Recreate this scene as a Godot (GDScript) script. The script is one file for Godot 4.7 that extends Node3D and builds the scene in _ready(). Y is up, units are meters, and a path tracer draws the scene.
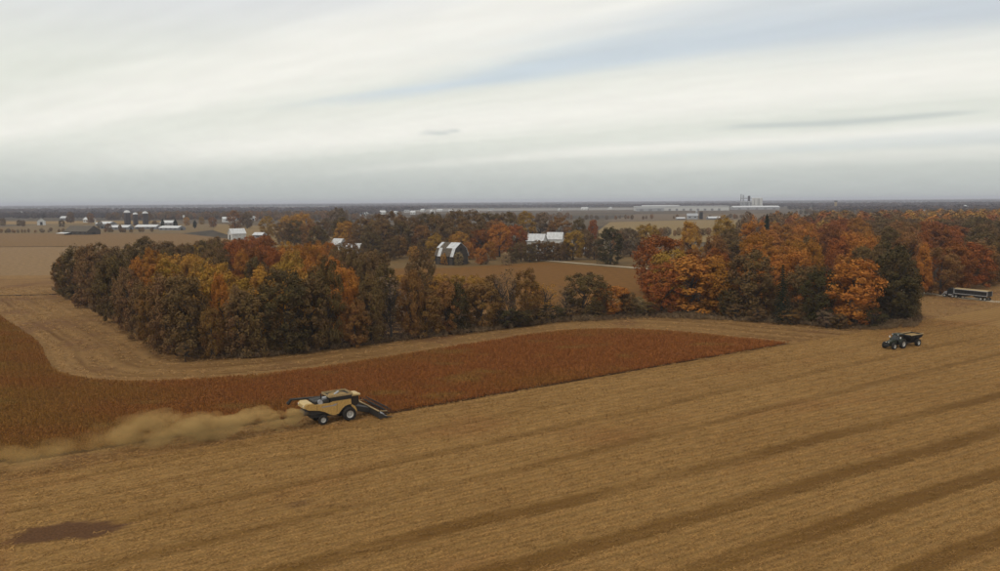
extends Node3D
# Autumn harvest seen from a drone about 30 m above the stubble: combine, tractor with grain cart, truck, woods, farms.

# Field axes: s runs along the stubble rows (the way the combine drives), p across them towards the camera.
const FA := Vector2(-15.9, -107.9)
const FD := Vector2(0.82815, -0.5605)
const FN := Vector2(0.5605, 0.82815)

# Far edge of the standing crop (x, z); beyond its tip it goes on as the line the headland tracks follow.
const CROP_EDGE := [[-180, -262], [-135, -206], [-112, -179], [-99, -163], [-86, -144], [-77, -133.5], [-66, -128], [-51, -128.6], [-36, -135.4], [-20, -148], [0, -164.9], [12, -174], [23, -177.5], [34, -175.5], [45, -170], [60, -158.6], [85, -144], [120, -122], [165, -92]]
const CROP_TIP := 15

var rng := RandomNumberGenerator.new()
var taken := {}
var soil_noise := FastNoiseLite.new()
var patch_noise := FastNoiseLite.new()
var fine_noise := FastNoiseLite.new()
var M := {}
var crowns := {}
var trunks := {}
var crop_poly := PackedVector2Array()
var edge_curve := Curve2D.new()

func _ready():
	set_camera()
	set_sky_and_sun()
	set_noise()
	make_materials()
	build_ground()
	build_stubble()
	build_headland()
	build_crop()
	build_roads()
	build_tree_kinds()
	build_trees()
	build_undergrowth()
	build_far_woods()
	build_farms()
	build_combine()
	build_tractor_and_cart()
	build_truck()
	build_dust()

# ---------------------------------------------------------------- camera, sky, sun
func set_camera():
	var cam := Camera3D.new()
	cam.name = "camera"
	add_child(cam)
	cam.fov = 40.68
	cam.near = 0.5
	cam.far = 60000.0
	cam.position = Vector3(0, 30, 0)
	cam.rotation = Vector3(-0.10802, 0.0, -0.007)
	cam.current = true

func sky_color(az: float, el: float, n1: FastNoiseLite, n2: FastNoiseLite) -> Color:
	# high stretched cloud sheets over pale air; plane coordinates of the cloud deck
	var r := 1.0 / (tan(maxf(el, 0.004)) + 0.045)
	var x := sin(az) * r
	var z := cos(az) * r
	# along and across the streaks
	var u := x * 0.818 - z * 0.575
	var q := x * 0.575 + z * 0.818
	var w := n1.get_noise_2d(u * 0.22, q * 0.8) * 0.34 + n2.get_noise_2d(u * 0.8, q * 4.0) * 0.12
	var t := q - 3.95 + w
	var h := Color(0.735, 0.757, 0.742)
	var mid := Color(0.895, 0.905, 0.868)
	var top := Color(0.868, 0.878, 0.892)
	var e := rad_to_deg(el)
	var c := h.lerp(mid, smoothstep(0.0, 5.0, e)).lerp(top, smoothstep(8.0, 16.0, e))
	# streets of cloud: bright cream rims and bluish gaps, coming again across the whole deck
	var k := fposmod(t + 2.6, 5.2) - 2.6
	var cell := floorf((t + 2.6) / 5.2)
	var main := absf(cell) < 0.5
	var here := 1.0 if main else 0.55 + 0.35 * sin(cell * 2.3)
	var fade := smoothstep(2.2, 5.5, e)
	var run := smoothstep(-5.2, -3.0, u)
	var wide := lerpf(0.22, 0.72, smoothstep(-4.0, 0.6, u))
	var gap := exp(-pow(k / wide, 2.0)) * here * fade * run
	var rim := (exp(-pow(k - 1.5, 2) / 1.0) + exp(-pow(k + 0.85, 2) / 0.28)) * smoothstep(1.5, 4.5, e)
	c = c.lerp(Color(0.968, 0.962, 0.930), clampf(rim * 0.85, 0, 1))
	c = c.lerp(Color(0.805, 0.850, 0.880).lerp(Color(0.792, 0.822, 0.850), smoothstep(-3.0, 0.5, u)), clampf(gap * 0.95, 0, 1))
	var g := n2.get_noise_2d(u * 1.3 + 40.0, q * 5.0)
	c = c * (1.0 + 0.022 * g)
	c.a = 1.0
	return c

func set_sky_and_sun():
	var n1 := FastNoiseLite.new(); n1.seed = 11; n1.frequency = 0.6; n1.fractal_octaves = 4
	var n2 := FastNoiseLite.new(); n2.seed = 5; n2.frequency = 0.8; n2.fractal_octaves = 4
	var W := 2048
	var H := 1024
	var im := Image.create(W, H, false, Image.FORMAT_RGB8)
	im.fill(Color(0.70, 0.72, 0.71))
	var slivers := [[14.0, 33.0, 5.0, 5.35, 0.16], [-6.0, -2.6, 5.0, 5.15, 0.07]]
	rng.seed = 3
	for i in 16:   # more of the thin cloud slivers all round
		var a := 45.0 + i * 17.0 + rng.randf() * 8.0
		slivers.append([a, a + rng.randf_range(4, 16), rng.randf_range(3.5, 9), 0.0, 0.12])
		slivers[-1][3] = slivers[-1][2] + rng.randf_range(-0.3, 0.4)
	for y in H / 2:
		var el := PI * (0.5 - (y + 0.5) / H)
		for x in W:
			var az := TAU * (x + 0.5) / W
			var c := sky_color(az, el, n1, n2)
			var ad := rad_to_deg(az)
			var ed := rad_to_deg(el)
			if ed < 10.5:
				for s in slivers:
					var aa := fposmod(ad - s[0], 360.0)
					var ln: float = s[1] - s[0]
					if aa < ln:
						var f := aa / ln
						var mid: float = lerpf(s[2], s[3], f) + 0.05 * sin(f * 9.0)
						var th: float = 0.05 + s[4] * sin(PI * f) * 0.9
						c = c.lerp(Color(0.71, 0.745, 0.745), 0.65 * exp(-pow((ed - mid) / th, 2)) * smoothstep(0, 0.2, f) * smoothstep(1, 0.8, f))
			im.set_pixel(x, y, c)
	var sky := Sky.new()
	var sm := PanoramaSkyMaterial.new()
	sm.panorama = ImageTexture.create_from_image(im)
	sky.sky_material = sm
	var env := Environment.new()
	env.background_mode = Environment.BG_SKY
	env.sky = sky
	env.background_energy_multiplier = 1.0
	env.tonemap_mode = Environment.TONE_MAPPER_LINEAR
	env.tonemap_exposure = 1.0
	env.fog_enabled = true
	env.fog_density = 0.00011
	env.fog_light_color = Color(0.80, 0.81, 0.86)
	env.volumetric_fog_enabled = true   # for the dust plume only
	env.volumetric_fog_density = 0.0
	env.sdfgi_enabled = true
	env.ssao_enabled = true
	env.ssil_enabled = true
	var we := WorldEnvironment.new()
	we.name = "world_environment"
	we.environment = env
	add_child(we)
	var sun := DirectionalLight3D.new()
	sun.name = "sun"
	sun.light_energy = 0.32
	sun.light_color = Color(1.0, 0.955, 0.88)
	sun.light_angular_distance = 14.0
	sun.shadow_enabled = true
	add_child(sun)
	sun.rotation = Vector3(deg_to_rad(-48), deg_to_rad(-38), 0)   # high, from behind the camera's left shoulder

func set_noise():
	soil_noise.seed = 21; soil_noise.frequency = 0.05; soil_noise.fractal_octaves = 3
	patch_noise.seed = 8; patch_noise.frequency = 0.018; patch_noise.fractal_octaves = 3
	fine_noise.seed = 33; fine_noise.frequency = 0.6; fine_noise.fractal_octaves = 2

# ---------------------------------------------------------------- materials
func lin(r: float, g: float, b: float) -> Color:
	return Color(r, g, b).linear_to_srgb()

func mat(r: float, g: float, b: float, rough := 0.85, metal := 0.0, spec := 0.4) -> StandardMaterial3D:
	var m := StandardMaterial3D.new()
	m.albedo_color = lin(r, g, b)
	m.roughness = rough
	m.metallic = metal
	m.metallic_specular = spec
	m.cull_mode = BaseMaterial3D.CULL_DISABLED
	return m

func grain_texture(seed_: int, freq: float, lo: float, hi: float, size := 512, oct := 5) -> NoiseTexture2D:
	var n := FastNoiseLite.new()
	n.seed = seed_; n.frequency = freq; n.fractal_octaves = oct
	var t := NoiseTexture2D.new()
	t.width = size; t.height = size
	t.seamless = true
	t.noise = n
	var g := Gradient.new()
	g.set_color(0, Color(lo, lo, lo))
	g.set_color(1, Color(hi, hi, hi))
	t.color_ramp = g
	return t

func ground_mat(metres: float, seed_: int, lo := 0.72, hi := 1.0) -> StandardMaterial3D:
	# white base that takes its colour from the vertices, with fine grain from a world-laid texture
	var m := mat(1, 1, 1, 0.95, 0, 0.15)
	m.vertex_color_use_as_albedo = true
	m.albedo_texture = grain_texture(seed_, 0.045, lo, hi)
	m.uv1_triplanar = true
	m.uv1_world_triplanar = true
	m.uv1_scale = Vector3.ONE / metres
	return m

func worn(m: StandardMaterial3D, metres: float, seed_: int, lo := 0.6, hi := 1.0) -> StandardMaterial3D:
	m.albedo_texture = grain_texture(seed_, 0.02, lo, hi, 256, 4)
	m.uv1_triplanar = true
	m.uv1_scale = Vector3.ONE / metres
	return m

func make_materials():
	M.field = ground_mat(7.0, 3, 0.70, 1.0)
	M.far_ground = ground_mat(420.0, 4, 0.55, 1.0)
	M.far_field = ground_mat(60.0, 6, 0.62, 1.0)
	M.far_field.uv1_scale = Vector3(1.0 / 90.0, 1.0 / 60.0, 1.0 / 16.0)
	M.straw = mat(1, 1, 1, 0.8, 0, 0.2); M.straw.vertex_color_use_as_albedo = true
	M.leaf = mat(1, 1, 1, 0.75, 0, 0.2); M.leaf.vertex_color_use_as_albedo = true
	M.bark = worn(mat(0.085, 0.068, 0.055, 0.95), 1.6, 12)
	M.gravel = worn(mat(0.52, 0.43, 0.31, 0.95, 0, 0.1), 5.0, 14, 0.75, 1.0); M.gravel.uv1_world_triplanar = true
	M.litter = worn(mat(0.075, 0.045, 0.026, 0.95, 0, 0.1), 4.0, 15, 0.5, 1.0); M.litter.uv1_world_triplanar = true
	M.white_roof = worn(mat(0.72, 0.73, 0.74, 0.45), 9.0, 16, 0.75, 1.0)
	M.white_wall = worn(mat(0.70, 0.70, 0.68, 0.7), 12.0, 17, 0.8, 1.0)
	M.grey_wall = worn(mat(0.30, 0.30, 0.31, 0.8), 10.0, 18, 0.7, 1.0)
	M.concrete = worn(mat(0.095, 0.080, 0.082, 0.9), 8.0, 19, 0.7, 1.0)
	M.dark_roof = worn(mat(0.13, 0.105, 0.075, 0.8), 8.0, 20, 0.7, 1.0)
	M.old_board = worn(mat(0.15, 0.125, 0.10, 0.95), 2.5, 22, 0.35, 1.0)
	M.old_board.uv1_scale = Vector3(1.2, 0.12, 1.2)
	M.old_roof = worn(mat(0.22, 0.175, 0.125, 0.9), 5.0, 23, 0.4, 1.0)
	M.galvanised = worn(mat(0.45, 0.46, 0.48, 0.5, 0.3), 6.0, 24, 0.8, 1.0)
	M.dark_gap = mat(0.02, 0.018, 0.016, 0.95)
	M.yellow = worn(mat(0.56, 0.345, 0.105, 0.5, 0, 0.4), 1.6, 25, 0.80, 1.0)
	M.pale_yellow = worn(mat(0.62, 0.45, 0.20, 0.45, 0, 0.4), 1.2, 26, 0.82, 1.0)
	M.black = worn(mat(0.03, 0.028, 0.026, 0.7), 0.8, 27, 0.6, 1.0)
	M.dark_metal = worn(mat(0.075, 0.068, 0.06, 0.6, 0.3), 0.8, 28, 0.6, 1.0)
	M.tyre = worn(mat(0.032, 0.028, 0.024, 0.95), 0.5, 29, 0.7, 1.0)
	M.rim = worn(mat(0.62, 0.60, 0.55, 0.5), 0.7, 30, 0.75, 1.0)
	M.glass = mat(0.02, 0.022, 0.024, 0.12, 0, 0.6)
	M.lamp_glass = mat(0.75, 0.76, 0.76, 0.2, 0, 0.6)
	M.decal = mat(0.28, 0.27, 0.28, 0.5)
	M.green = worn(mat(0.028, 0.034, 0.018, 0.5), 1.5, 31, 0.75, 1.0)
	M.tan = worn(mat(0.46, 0.33, 0.16, 0.8), 1.5, 34, 0.75, 1.0)
	M.grain = worn(mat(0.42, 0.27, 0.10, 0.95), 0.4, 35, 0.6, 1.0)
	M.silver = worn(mat(0.55, 0.55, 0.56, 0.4, 0.5), 2.0, 36, 0.75, 1.0)

# ---------------------------------------------------------------- naming
func numbered(called: String) -> String:
	if not taken.has(called):
		taken[called] = 0
		return called
	taken[called] += 1
	return "%s_%03d" % [called, taken[called]]

func thing(called: String, label: String, category: String, at := Vector3.ZERO, turn := 0.0, group := "") -> Node3D:
	var o := Node3D.new()
	o.name = numbered(called)
	add_child(o)
	o.position = at
	o.rotation.y = turn
	o.set_meta("label", label)
	o.set_meta("category", category)
	if group: o.set_meta("group", group)
	return o

func part(parent: Node3D, called: String, mesh: Mesh, m: Material, at := Vector3.ZERO, rot := Vector3.ZERO) -> MeshInstance3D:
	var o := MeshInstance3D.new()
	o.name = called
	o.mesh = mesh
	o.material_override = m
	parent.add_child(o, true)
	o.position = at
	o.rotation = rot
	return o

func structure(called: String, mesh: Mesh, m: Material) -> MeshInstance3D:
	var o := part(self, numbered(called), mesh, m)
	o.set_meta("kind", "structure")
	return o

func stuff(o: Node3D, label: String, category: String):
	o.set_meta("kind", "stuff")
	o.set_meta("label", label)
	o.set_meta("category", category)

# ---------------------------------------------------------------- mesh tools (triangle soup with flat normals, front faces clockwise)
class Soup:
	var v := PackedVector3Array()
	var n := PackedVector3Array()
	var c := PackedColorArray()
	var colored := false
	func tri(a: Vector3, b: Vector3, d: Vector3, col := Color.WHITE):
		var nn := (d - a).cross(b - a).normalized()
		v.append(a); v.append(b); v.append(d)
		n.append(nn); n.append(nn); n.append(nn)
		if colored:
			c.append(col); c.append(col); c.append(col)
	func quad(a: Vector3, b: Vector3, d: Vector3, e: Vector3, col := Color.WHITE):
		tri(a, b, d, col)
		tri(a, d, e, col)
	# a quad turned so that it faces away from a point
	func face(a: Vector3, b: Vector3, d: Vector3, e: Vector3, from: Vector3, col := Color.WHITE):
		if (d - a).cross(b - a).dot((a + b + d + e) / 4.0 - from) < 0.0:
			quad(a, e, d, b, col)
		else:
			quad(a, b, d, e, col)
	func face3(a: Vector3, b: Vector3, d: Vector3, from: Vector3, col := Color.WHITE):
		if (d - a).cross(b - a).dot((a + b + d) / 3.0 - from) < 0.0:
			tri(a, d, b, col)
		else:
			tri(a, b, d, col)
	func done() -> ArrayMesh:
		var arr := []
		arr.resize(Mesh.ARRAY_MAX)
		arr[Mesh.ARRAY_VERTEX] = v
		arr[Mesh.ARRAY_NORMAL] = n
		if colored: arr[Mesh.ARRAY_COLOR] = c
		var m := ArrayMesh.new()
		m.add_surface_from_arrays(Mesh.PRIMITIVE_TRIANGLES, arr)
		return m

func add_tube(s: Soup, a: Vector3, b: Vector3, r0: float, r1: float, sides := 8, caps := true, col := Color.WHITE):
	var ax := (b - a).normalized()
	var u := ax.cross(Vector3.UP if absf(ax.y) < 0.9 else Vector3.RIGHT).normalized()
	var w := ax.cross(u)
	var mid := (a + b) / 2.0
	for i in sides:
		var t0 := TAU * i / sides
		var t1 := TAU * (i + 1) / sides
		var d0 := u * cos(t0) + w * sin(t0)
		var d1 := u * cos(t1) + w * sin(t1)
		s.face(a + d0 * r0, a + d1 * r0, b + d1 * r1, b + d0 * r1, mid, col)
		if caps:
			s.face3(a, a + d0 * r0, a + d1 * r0, mid, col)
			s.face3(b, b + d0 * r1, b + d1 * r1, mid, col)

func tube(a: Vector3, b: Vector3, r0: float, r1 := -1.0, sides := 10) -> ArrayMesh:
	var s := Soup.new()
	add_tube(s, a, b, r0, r0 if r1 < 0 else r1, sides)
	return s.done()

# a box with chamfered edges, centred on c
func add_box(s: Soup, c: Vector3, size: Vector3, bev := 0.03):
	var h := size / 2.0
	var b := minf(bev, minf(h.x, minf(h.y, h.z)) * 0.6)
	var p := func(sx, sy, sz, k): return c + Vector3(sx * (h.x - (0.0 if k == 0 else b)), sy * (h.y - (0.0 if k == 1 else b)), sz * (h.z - (0.0 if k == 2 else b)))
	for k in 3:
		for sg in [-1, 1]:
			var q := []
			for e in [[-1, -1], [1, -1], [1, 1], [-1, 1]]:
				var f := [0, 0, 0]
				f[k] = sg; f[(k + 1) % 3] = e[0]; f[(k + 2) % 3] = e[1]
				q.append(p.call(f[0], f[1], f[2], k))
			s.face(q[0], q[1], q[2], q[3], c)
	for k in 3:   # edges along axis k
		for e in [[-1, -1], [1, -1], [1, 1], [-1, 1]]:
			var q := []
			for t in [[-1, (k + 1) % 3], [1, (k + 1) % 3], [1, (k + 2) % 3], [-1, (k + 2) % 3]]:
				var f := [0, 0, 0]
				f[k] = t[0]; f[(k + 1) % 3] = e[0]; f[(k + 2) % 3] = e[1]
				q.append(p.call(f[0], f[1], f[2], t[1]))
			s.face(q[0], q[1], q[2], q[3], c)
	for sx in [-1, 1]:
		for sy in [-1, 1]:
			for sz in [-1, 1]:
				s.face3(p.call(sx, sy, sz, 0), p.call(sx, sy, sz, 1), p.call(sx, sy, sz, 2), c)

func box(c: Vector3, size: Vector3, bev := 0.03) -> ArrayMesh:
	var s := Soup.new()
	add_box(s, c, size, bev)
	return s.done()

# a side profile in x, y drawn out along z between z0 and z1, its rim drawn in by bev
func prism(pts: PackedVector2Array, z0: float, z1: float, bev := 0.04) -> ArrayMesh:
	var s := Soup.new()
	add_prism(s, pts, z0, z1, bev)
	return s.done()

func add_prism(s: Soup, pts: PackedVector2Array, z0: float, z1: float, bev := 0.04):
	var inset := Geometry2D.offset_polygon(pts, -bev)
	var inner: PackedVector2Array = inset[0] if inset.size() and inset[0].size() == pts.size() else pts
	if inner != pts:   # start both outlines at the same corner
		var best := 0
		for i in inner.size():
			if inner[i].distance_to(pts[0]) < inner[best].distance_to(pts[0]): best = i
		var turned := PackedVector2Array()
		for i in inner.size(): turned.append(inner[(best + i) % inner.size()])
		if Geometry2D.is_polygon_clockwise(turned) != Geometry2D.is_polygon_clockwise(pts):
			turned.reverse()
			turned.insert(0, turned[turned.size() - 1]); turned.remove_at(turned.size() - 1)
		inner = turned
	else:
		bev = 0.0
	var tris := Geometry2D.triangulate_polygon(inner)
	var mid2 := Vector2.ZERO
	for q in pts: mid2 += q / pts.size()
	for side in [[z0, z0 + bev, -1.0], [z1, z1 - bev, 1.0]]:
		for i in range(0, tris.size(), 3):
			var a := inner[tris[i]]
			var b := inner[tris[i + 1]]
			var d := inner[tris[i + 2]]
			s.face3(Vector3(a.x, a.y, side[0]), Vector3(b.x, b.y, side[0]), Vector3(d.x, d.y, side[0]), Vector3(a.x, a.y, side[0] - side[2]))
	var cw := Geometry2D.is_polygon_clockwise(pts)
	for i in pts.size():
		var j := (i + 1) % pts.size()
		var a := pts[i]
		var b := pts[j]
		var out := Vector2(b.y - a.y, a.x - b.x) * (1.0 if not cw else -1.0)
		var m := (a + b) / 2.0 - out.normalized()
		var from := Vector3(m.x, m.y, (z0 + z1) / 2.0)
		s.face(Vector3(a.x, a.y, z0 + bev), Vector3(b.x, b.y, z0 + bev), Vector3(b.x, b.y, z1 - bev), Vector3(a.x, a.y, z1 - bev), from)
		if bev > 0.0:
			s.face(Vector3(a.x, a.y, z0 + bev), Vector3(b.x, b.y, z0 + bev), Vector3(inner[j].x, inner[j].y, z0), Vector3(inner[i].x, inner[i].y, z0), from)
			s.face(Vector3(a.x, a.y, z1 - bev), Vector3(b.x, b.y, z1 - bev), Vector3(inner[j].x, inner[j].y, z1), Vector3(inner[i].x, inner[i].y, z1), from)

# rings of (radius, height) turned round the y axis
func lathe(profile: Array, sides := 20) -> ArrayMesh:
	var s := Soup.new()
	add_lathe(s, profile, sides, Vector3.ZERO)
	return s.done()

func add_lathe(s: Soup, profile: Array, sides: int, o: Vector3, along_z := false):
	for i in profile.size() - 1:
		var r0: float = profile[i][0]
		var y0: float = profile[i][1]
		var r1: float = profile[i + 1][0]
		var y1: float = profile[i + 1][1]
		for k in sides:
			var t0 := TAU * k / sides
			var t1 := TAU * (k + 1) / sides
			var a := Vector3(cos(t0) * r0, y0, sin(t0) * r0)
			var b := Vector3(cos(t1) * r0, y0, sin(t1) * r0)
			var d := Vector3(cos(t1) * r1, y1, sin(t1) * r1)
			var e := Vector3(cos(t0) * r1, y1, sin(t0) * r1)
			if along_z:
				a = Vector3(a.x, -a.z, a.y); b = Vector3(b.x, -b.z, b.y); d = Vector3(d.x, -d.z, d.y); e = Vector3(e.x, -e.z, e.y)
			if r1 < 0.0001:
				s.tri(o + a, o + b, o + d)
			elif r0 < 0.0001:
				s.tri(o + a, o + d, o + e)
			else:
				s.quad(o + a, o + b, o + d, o + e)

# a flat sheet over a polygon of [x, z] points
func sheet(pts: Array, y: float, col := Color.WHITE) -> ArrayMesh:
	var p := PackedVector2Array()
	for q in pts: p.append(Vector2(q[0], q[1]))
	var t := Geometry2D.triangulate_polygon(p)
	var s := Soup.new()
	s.colored = true
	for i in range(0, t.size(), 3):
		var a := p[t[i]]
		var b := p[t[i + 1]]
		var d := p[t[i + 2]]
		s.face3(Vector3(a.x, y, a.y), Vector3(b.x, y, b.y), Vector3(d.x, y, d.y), Vector3(a.x, y - 5.0, a.y), col)
	return s.done()

# a ribbon of the given width along [x, z] points
func ribbon(pts: Array, width: float, y: float, wob := 0.0) -> ArrayMesh:
	var cv := Curve2D.new()
	cv.bake_interval = 3.0
	for i in pts.size():
		var a := Vector2(pts[maxi(i - 1, 0)][0], pts[maxi(i - 1, 0)][1])
		var b := Vector2(pts[mini(i + 1, pts.size() - 1)][0], pts[mini(i + 1, pts.size() - 1)][1])
		cv.add_point(Vector2(pts[i][0], pts[i][1]), (a - b) / 6.0, (b - a) / 6.0)
	var q := cv.get_baked_points()
	var s := Soup.new()
	var last := []
	for i in q.size():
		var dir := (q[mini(i + 1, q.size() - 1)] - q[maxi(i - 1, 0)]).normalized()
		var nn := Vector2(-dir.y, dir.x) * width / 2.0
		var w0 := 1.0 + wob * fine_noise.get_noise_2d(i * 0.7, 3.0)
		var w1 := 1.0 + wob * fine_noise.get_noise_2d(i * 0.7, 93.0)
		var l := q[i] + nn * w0
		var r := q[i] - nn * w1
		if last:
			s.face(last[0], last[1], Vector3(r.x, y, r.y), Vector3(l.x, y, l.y), Vector3(l.x, y - 9.0, l.y))
		last = [Vector3(l.x, y, l.y), Vector3(r.x, y, r.y)]
	return s.done()

# a grid of nx by ny cells; at(i, j) -> [position, colour, keep]; smooth normals from the neighbours
func grid(nx: int, ny: int, pos: PackedVector3Array, col: PackedColorArray, keep: PackedByteArray) -> ArrayMesh:
	var nor := PackedVector3Array()
	nor.resize(pos.size())
	var w := nx + 1
	for j in ny + 1:
		for i in w:
			var e := pos[j * w + mini(i + 1, nx)] - pos[j * w + maxi(i - 1, 0)]
			var f := pos[mini(j + 1, ny) * w + i] - pos[maxi(j - 1, 0) * w + i]
			var nn := f.cross(e).normalized()
			nor[j * w + i] = nn if nn.y > 0 else -nn
	var up := (pos[w] - pos[0]).cross(pos[1] - pos[0]).y > 0.0
	var idx := PackedInt32Array()
	for j in ny:
		for i in nx:
			var k := j * w + i
			if keep.size() and not keep[k]: continue
			if up: idx.append_array([k, k + 1, k + w + 1, k, k + w + 1, k + w])
			else: idx.append_array([k, k + w + 1, k + 1, k, k + w, k + w + 1])
	var arr := []
	arr.resize(Mesh.ARRAY_MAX)
	arr[Mesh.ARRAY_VERTEX] = pos
	arr[Mesh.ARRAY_NORMAL] = nor
	arr[Mesh.ARRAY_COLOR] = col
	arr[Mesh.ARRAY_INDEX] = idx
	var m := ArrayMesh.new()
	m.add_surface_from_arrays(Mesh.PRIMITIVE_TRIANGLES, arr)
	return m

func scatter(called: String, mesh: Mesh, m: Material, where: Array, tint: PackedColorArray) -> MultiMeshInstance3D:
	var mm := MultiMesh.new()
	mm.transform_format = MultiMesh.TRANSFORM_3D
	mm.use_colors = true
	mm.mesh = mesh
	mm.instance_count = where.size()
	for i in where.size():
		mm.set_instance_transform(i, where[i])
		mm.set_instance_color(i, tint[i])
	var o := MultiMeshInstance3D.new()
	o.name = numbered(called)
	o.multimesh = mm
	o.material_override = m
	add_child(o)
	return o

func sp(s: float, p: float) -> Vector2:
	return FA + FD * s + FN * p

# ---------------------------------------------------------------- ground and fields
func build_ground():
	# one sheet to the horizon; its colour wanders between tan, olive and brown, as far farmland does
	var nx := 120
	var pos := PackedVector3Array()
	var col := PackedColorArray()
	for j in nx + 1:
		for i in nx + 1:
			var fx := 2.0 * i / nx - 1.0
			var fz := 2.0 * j / nx - 1.0
			var x := signf(fx) * pow(absf(fx), 2.2) * 16000.0
			var z := signf(fz) * pow(absf(fz), 2.2) * 16000.0
			pos.append(Vector3(x, -0.3, z))
			var t := 0.5 + 0.5 * patch_noise.get_noise_2d(x * 0.09, z * 0.16)
			var c := Color(0.13, 0.10, 0.07).lerp(Color(0.21, 0.15, 0.08), t)
			if patch_noise.get_noise_2d(x * 0.13 + 900.0, z * 0.2) > 0.15: c = Color(0.10, 0.082, 0.058)
			col.append(c)
	structure("ground", grid(nx, nx, pos, col, PackedByteArray()), M.far_ground)
	var fields := [
		["pale_field", [[-420, -300], [-162, -262], [-128, -330], [-100, -370], [-60, -420], [-150, -520], [-330, -560], [-700, -560]], -0.10, Color(0.350, 0.222, 0.108)],
		["brown_field", [[-700, -566], [-330, -566], [-152, -524], [-200, -620], [-330, -800], [-560, -830], [-1000, -860]], -0.11, Color(0.285, 0.168, 0.070)],
		["straw_field", [[-205, -626], [-150, -528], [-100, -610], [-280, -1000], [-420, -1150], [-330, -890]], -0.12, Color(0.31, 0.205, 0.085)],
		["tawny_field", [[-1000, -866], [-570, -836], [-640, -1050], [-800, -1150], [-1300, -1160]], -0.13, Color(0.25, 0.165, 0.075)],
		["ochre_field", [[-950, -1250], [-560, -1220], [-600, -1420], [-1000, -1500]], -0.14, Color(0.36, 0.23, 0.085)],
		["farmyard", [[-660, -838], [-330, -806], [-340, -1000], [-420, -1180], [-720, -1215]], -0.17, Color(0.25, 0.17, 0.082)],
		["yellow_field", [[70, -620], [150, -560], [330, -760], [420, -900], [440, -1180], [300, -1210], [160, -1120]], -0.12, Color(0.34, 0.235, 0.10)],
		["dun_field", [[150, -1130], [300, -1220], [480, -1215], [640, -1700], [320, -1800]], -0.13, Color(0.22, 0.16, 0.10)],
		["amber_field", [[900, -1150], [1500, -1000], [1500, -1150], [1000, -1260]], -0.12, Color(0.36, 0.23, 0.09)],
		["far_pale_field", [[-900, -2650], [450, -2650], [700, -3500], [-1200, -3500]], -0.13, Color(0.36, 0.33, 0.30)],
		["ploughed_field", [[-58, -352], [-20, -356], [22, -384], [64, -334], [84, -300], [60, -205], [40, -204], [8, -196], [-16, -190], [-30, -230]], -0.06, Color(0.245, 0.115, 0.030)],
		["rough_grass", [[-85, -345], [-59, -351], [-20, -355], [23, -383], [120, -262], [150, -300], [110, -420], [40, -520], [-60, -520], [-120, -430]], -0.08, Color(0.22, 0.14, 0.055)],
	]
	for f in fields:
		structure(f[0], sheet(f[1], f[2], f[3]), M.far_field)

# rows of dark bare bands left between the passes: [p at s = 0, slope, half width, strength]
const BANDS := [[2.9, -0.02, 0.55, 0.45], [10.8, 0.0, 0.6, 0.40], [19.9, 0.0, 0.8, 0.65], [29.5, 0.012, 0.85, 0.7], [40.1, 0.066, 1.15, 1.0], [49.4, 0.072, 1.25, 1.0], [57.8, 0.075, 1.3, 1.0], [66.8, 0.078, 1.2, 0.95], [76, 0.08, 1.2, 0.9], [86, 0.08, 1.2, 0.9], [96, 0.08, 1.2, 0.9]]

func slope_at(p: float) -> float:
	return 0.074 * smoothstep(20.0, 46.0, p)

# [bareness 0..1, wetness 0..1] at a place of the near field
func near_field(s: float, p: float) -> Array:
	var bare := 0.0
	var drift := 0.55 * soil_noise.get_noise_2d(s * 0.8, p * 0.5)
	for b in BANDS:
		var d: float = absf(p + drift - b[0] - b[1] * s)
		if d < b[2] * 2.4:
			var st: float = b[3] * clampf(0.85 + 0.75 * soil_noise.get_noise_2d(s * 0.55 + b[0] * 31.0, p * 0.3), 0.15, 1.0)
			bare = maxf(bare, st * smoothstep(b[2] * 1.45, b[2] * 0.65, d + 0.35 * fine_noise.get_noise_2d(s * 0.9, p * 0.9)))
	var wet := 0.0
	var e := Vector2((s + 42.2) / 4.9, (p - 19.5 - 0.33 * (s + 42.0)) / 2.4)
	var rag := 0.35 * soil_noise.get_noise_2d(s * 4.0, p * 6.0) + 0.3 * soil_noise.get_noise_2d(s * 14.0, p * 14.0)
	wet = smoothstep(1.1, 0.8, e.length() + rag)
	e = Vector2((s + 22.5) / 1.6, (p - 25.3) / 0.8)
	wet = maxf(wet, 0.6 * smoothstep(1.2, 0.5, e.length() + rag))
	return [bare, wet]

func straw_tone(s: float, p: float) -> Color:
	var t := 0.5 + 0.5 * patch_noise.get_noise_2d(s * 1.4, p * 3.2)
	var c := Color(0.360, 0.208, 0.074).lerp(Color(0.300, 0.166, 0.056), t)
	var rust := clampf(patch_noise.get_noise_2d(s * 0.9 + 500.0, p * 2.0) * 2.2 - 0.6, 0.0, 0.6)
	c = c.lerp(Color(0.295, 0.145, 0.050), rust)
	return c

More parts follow.
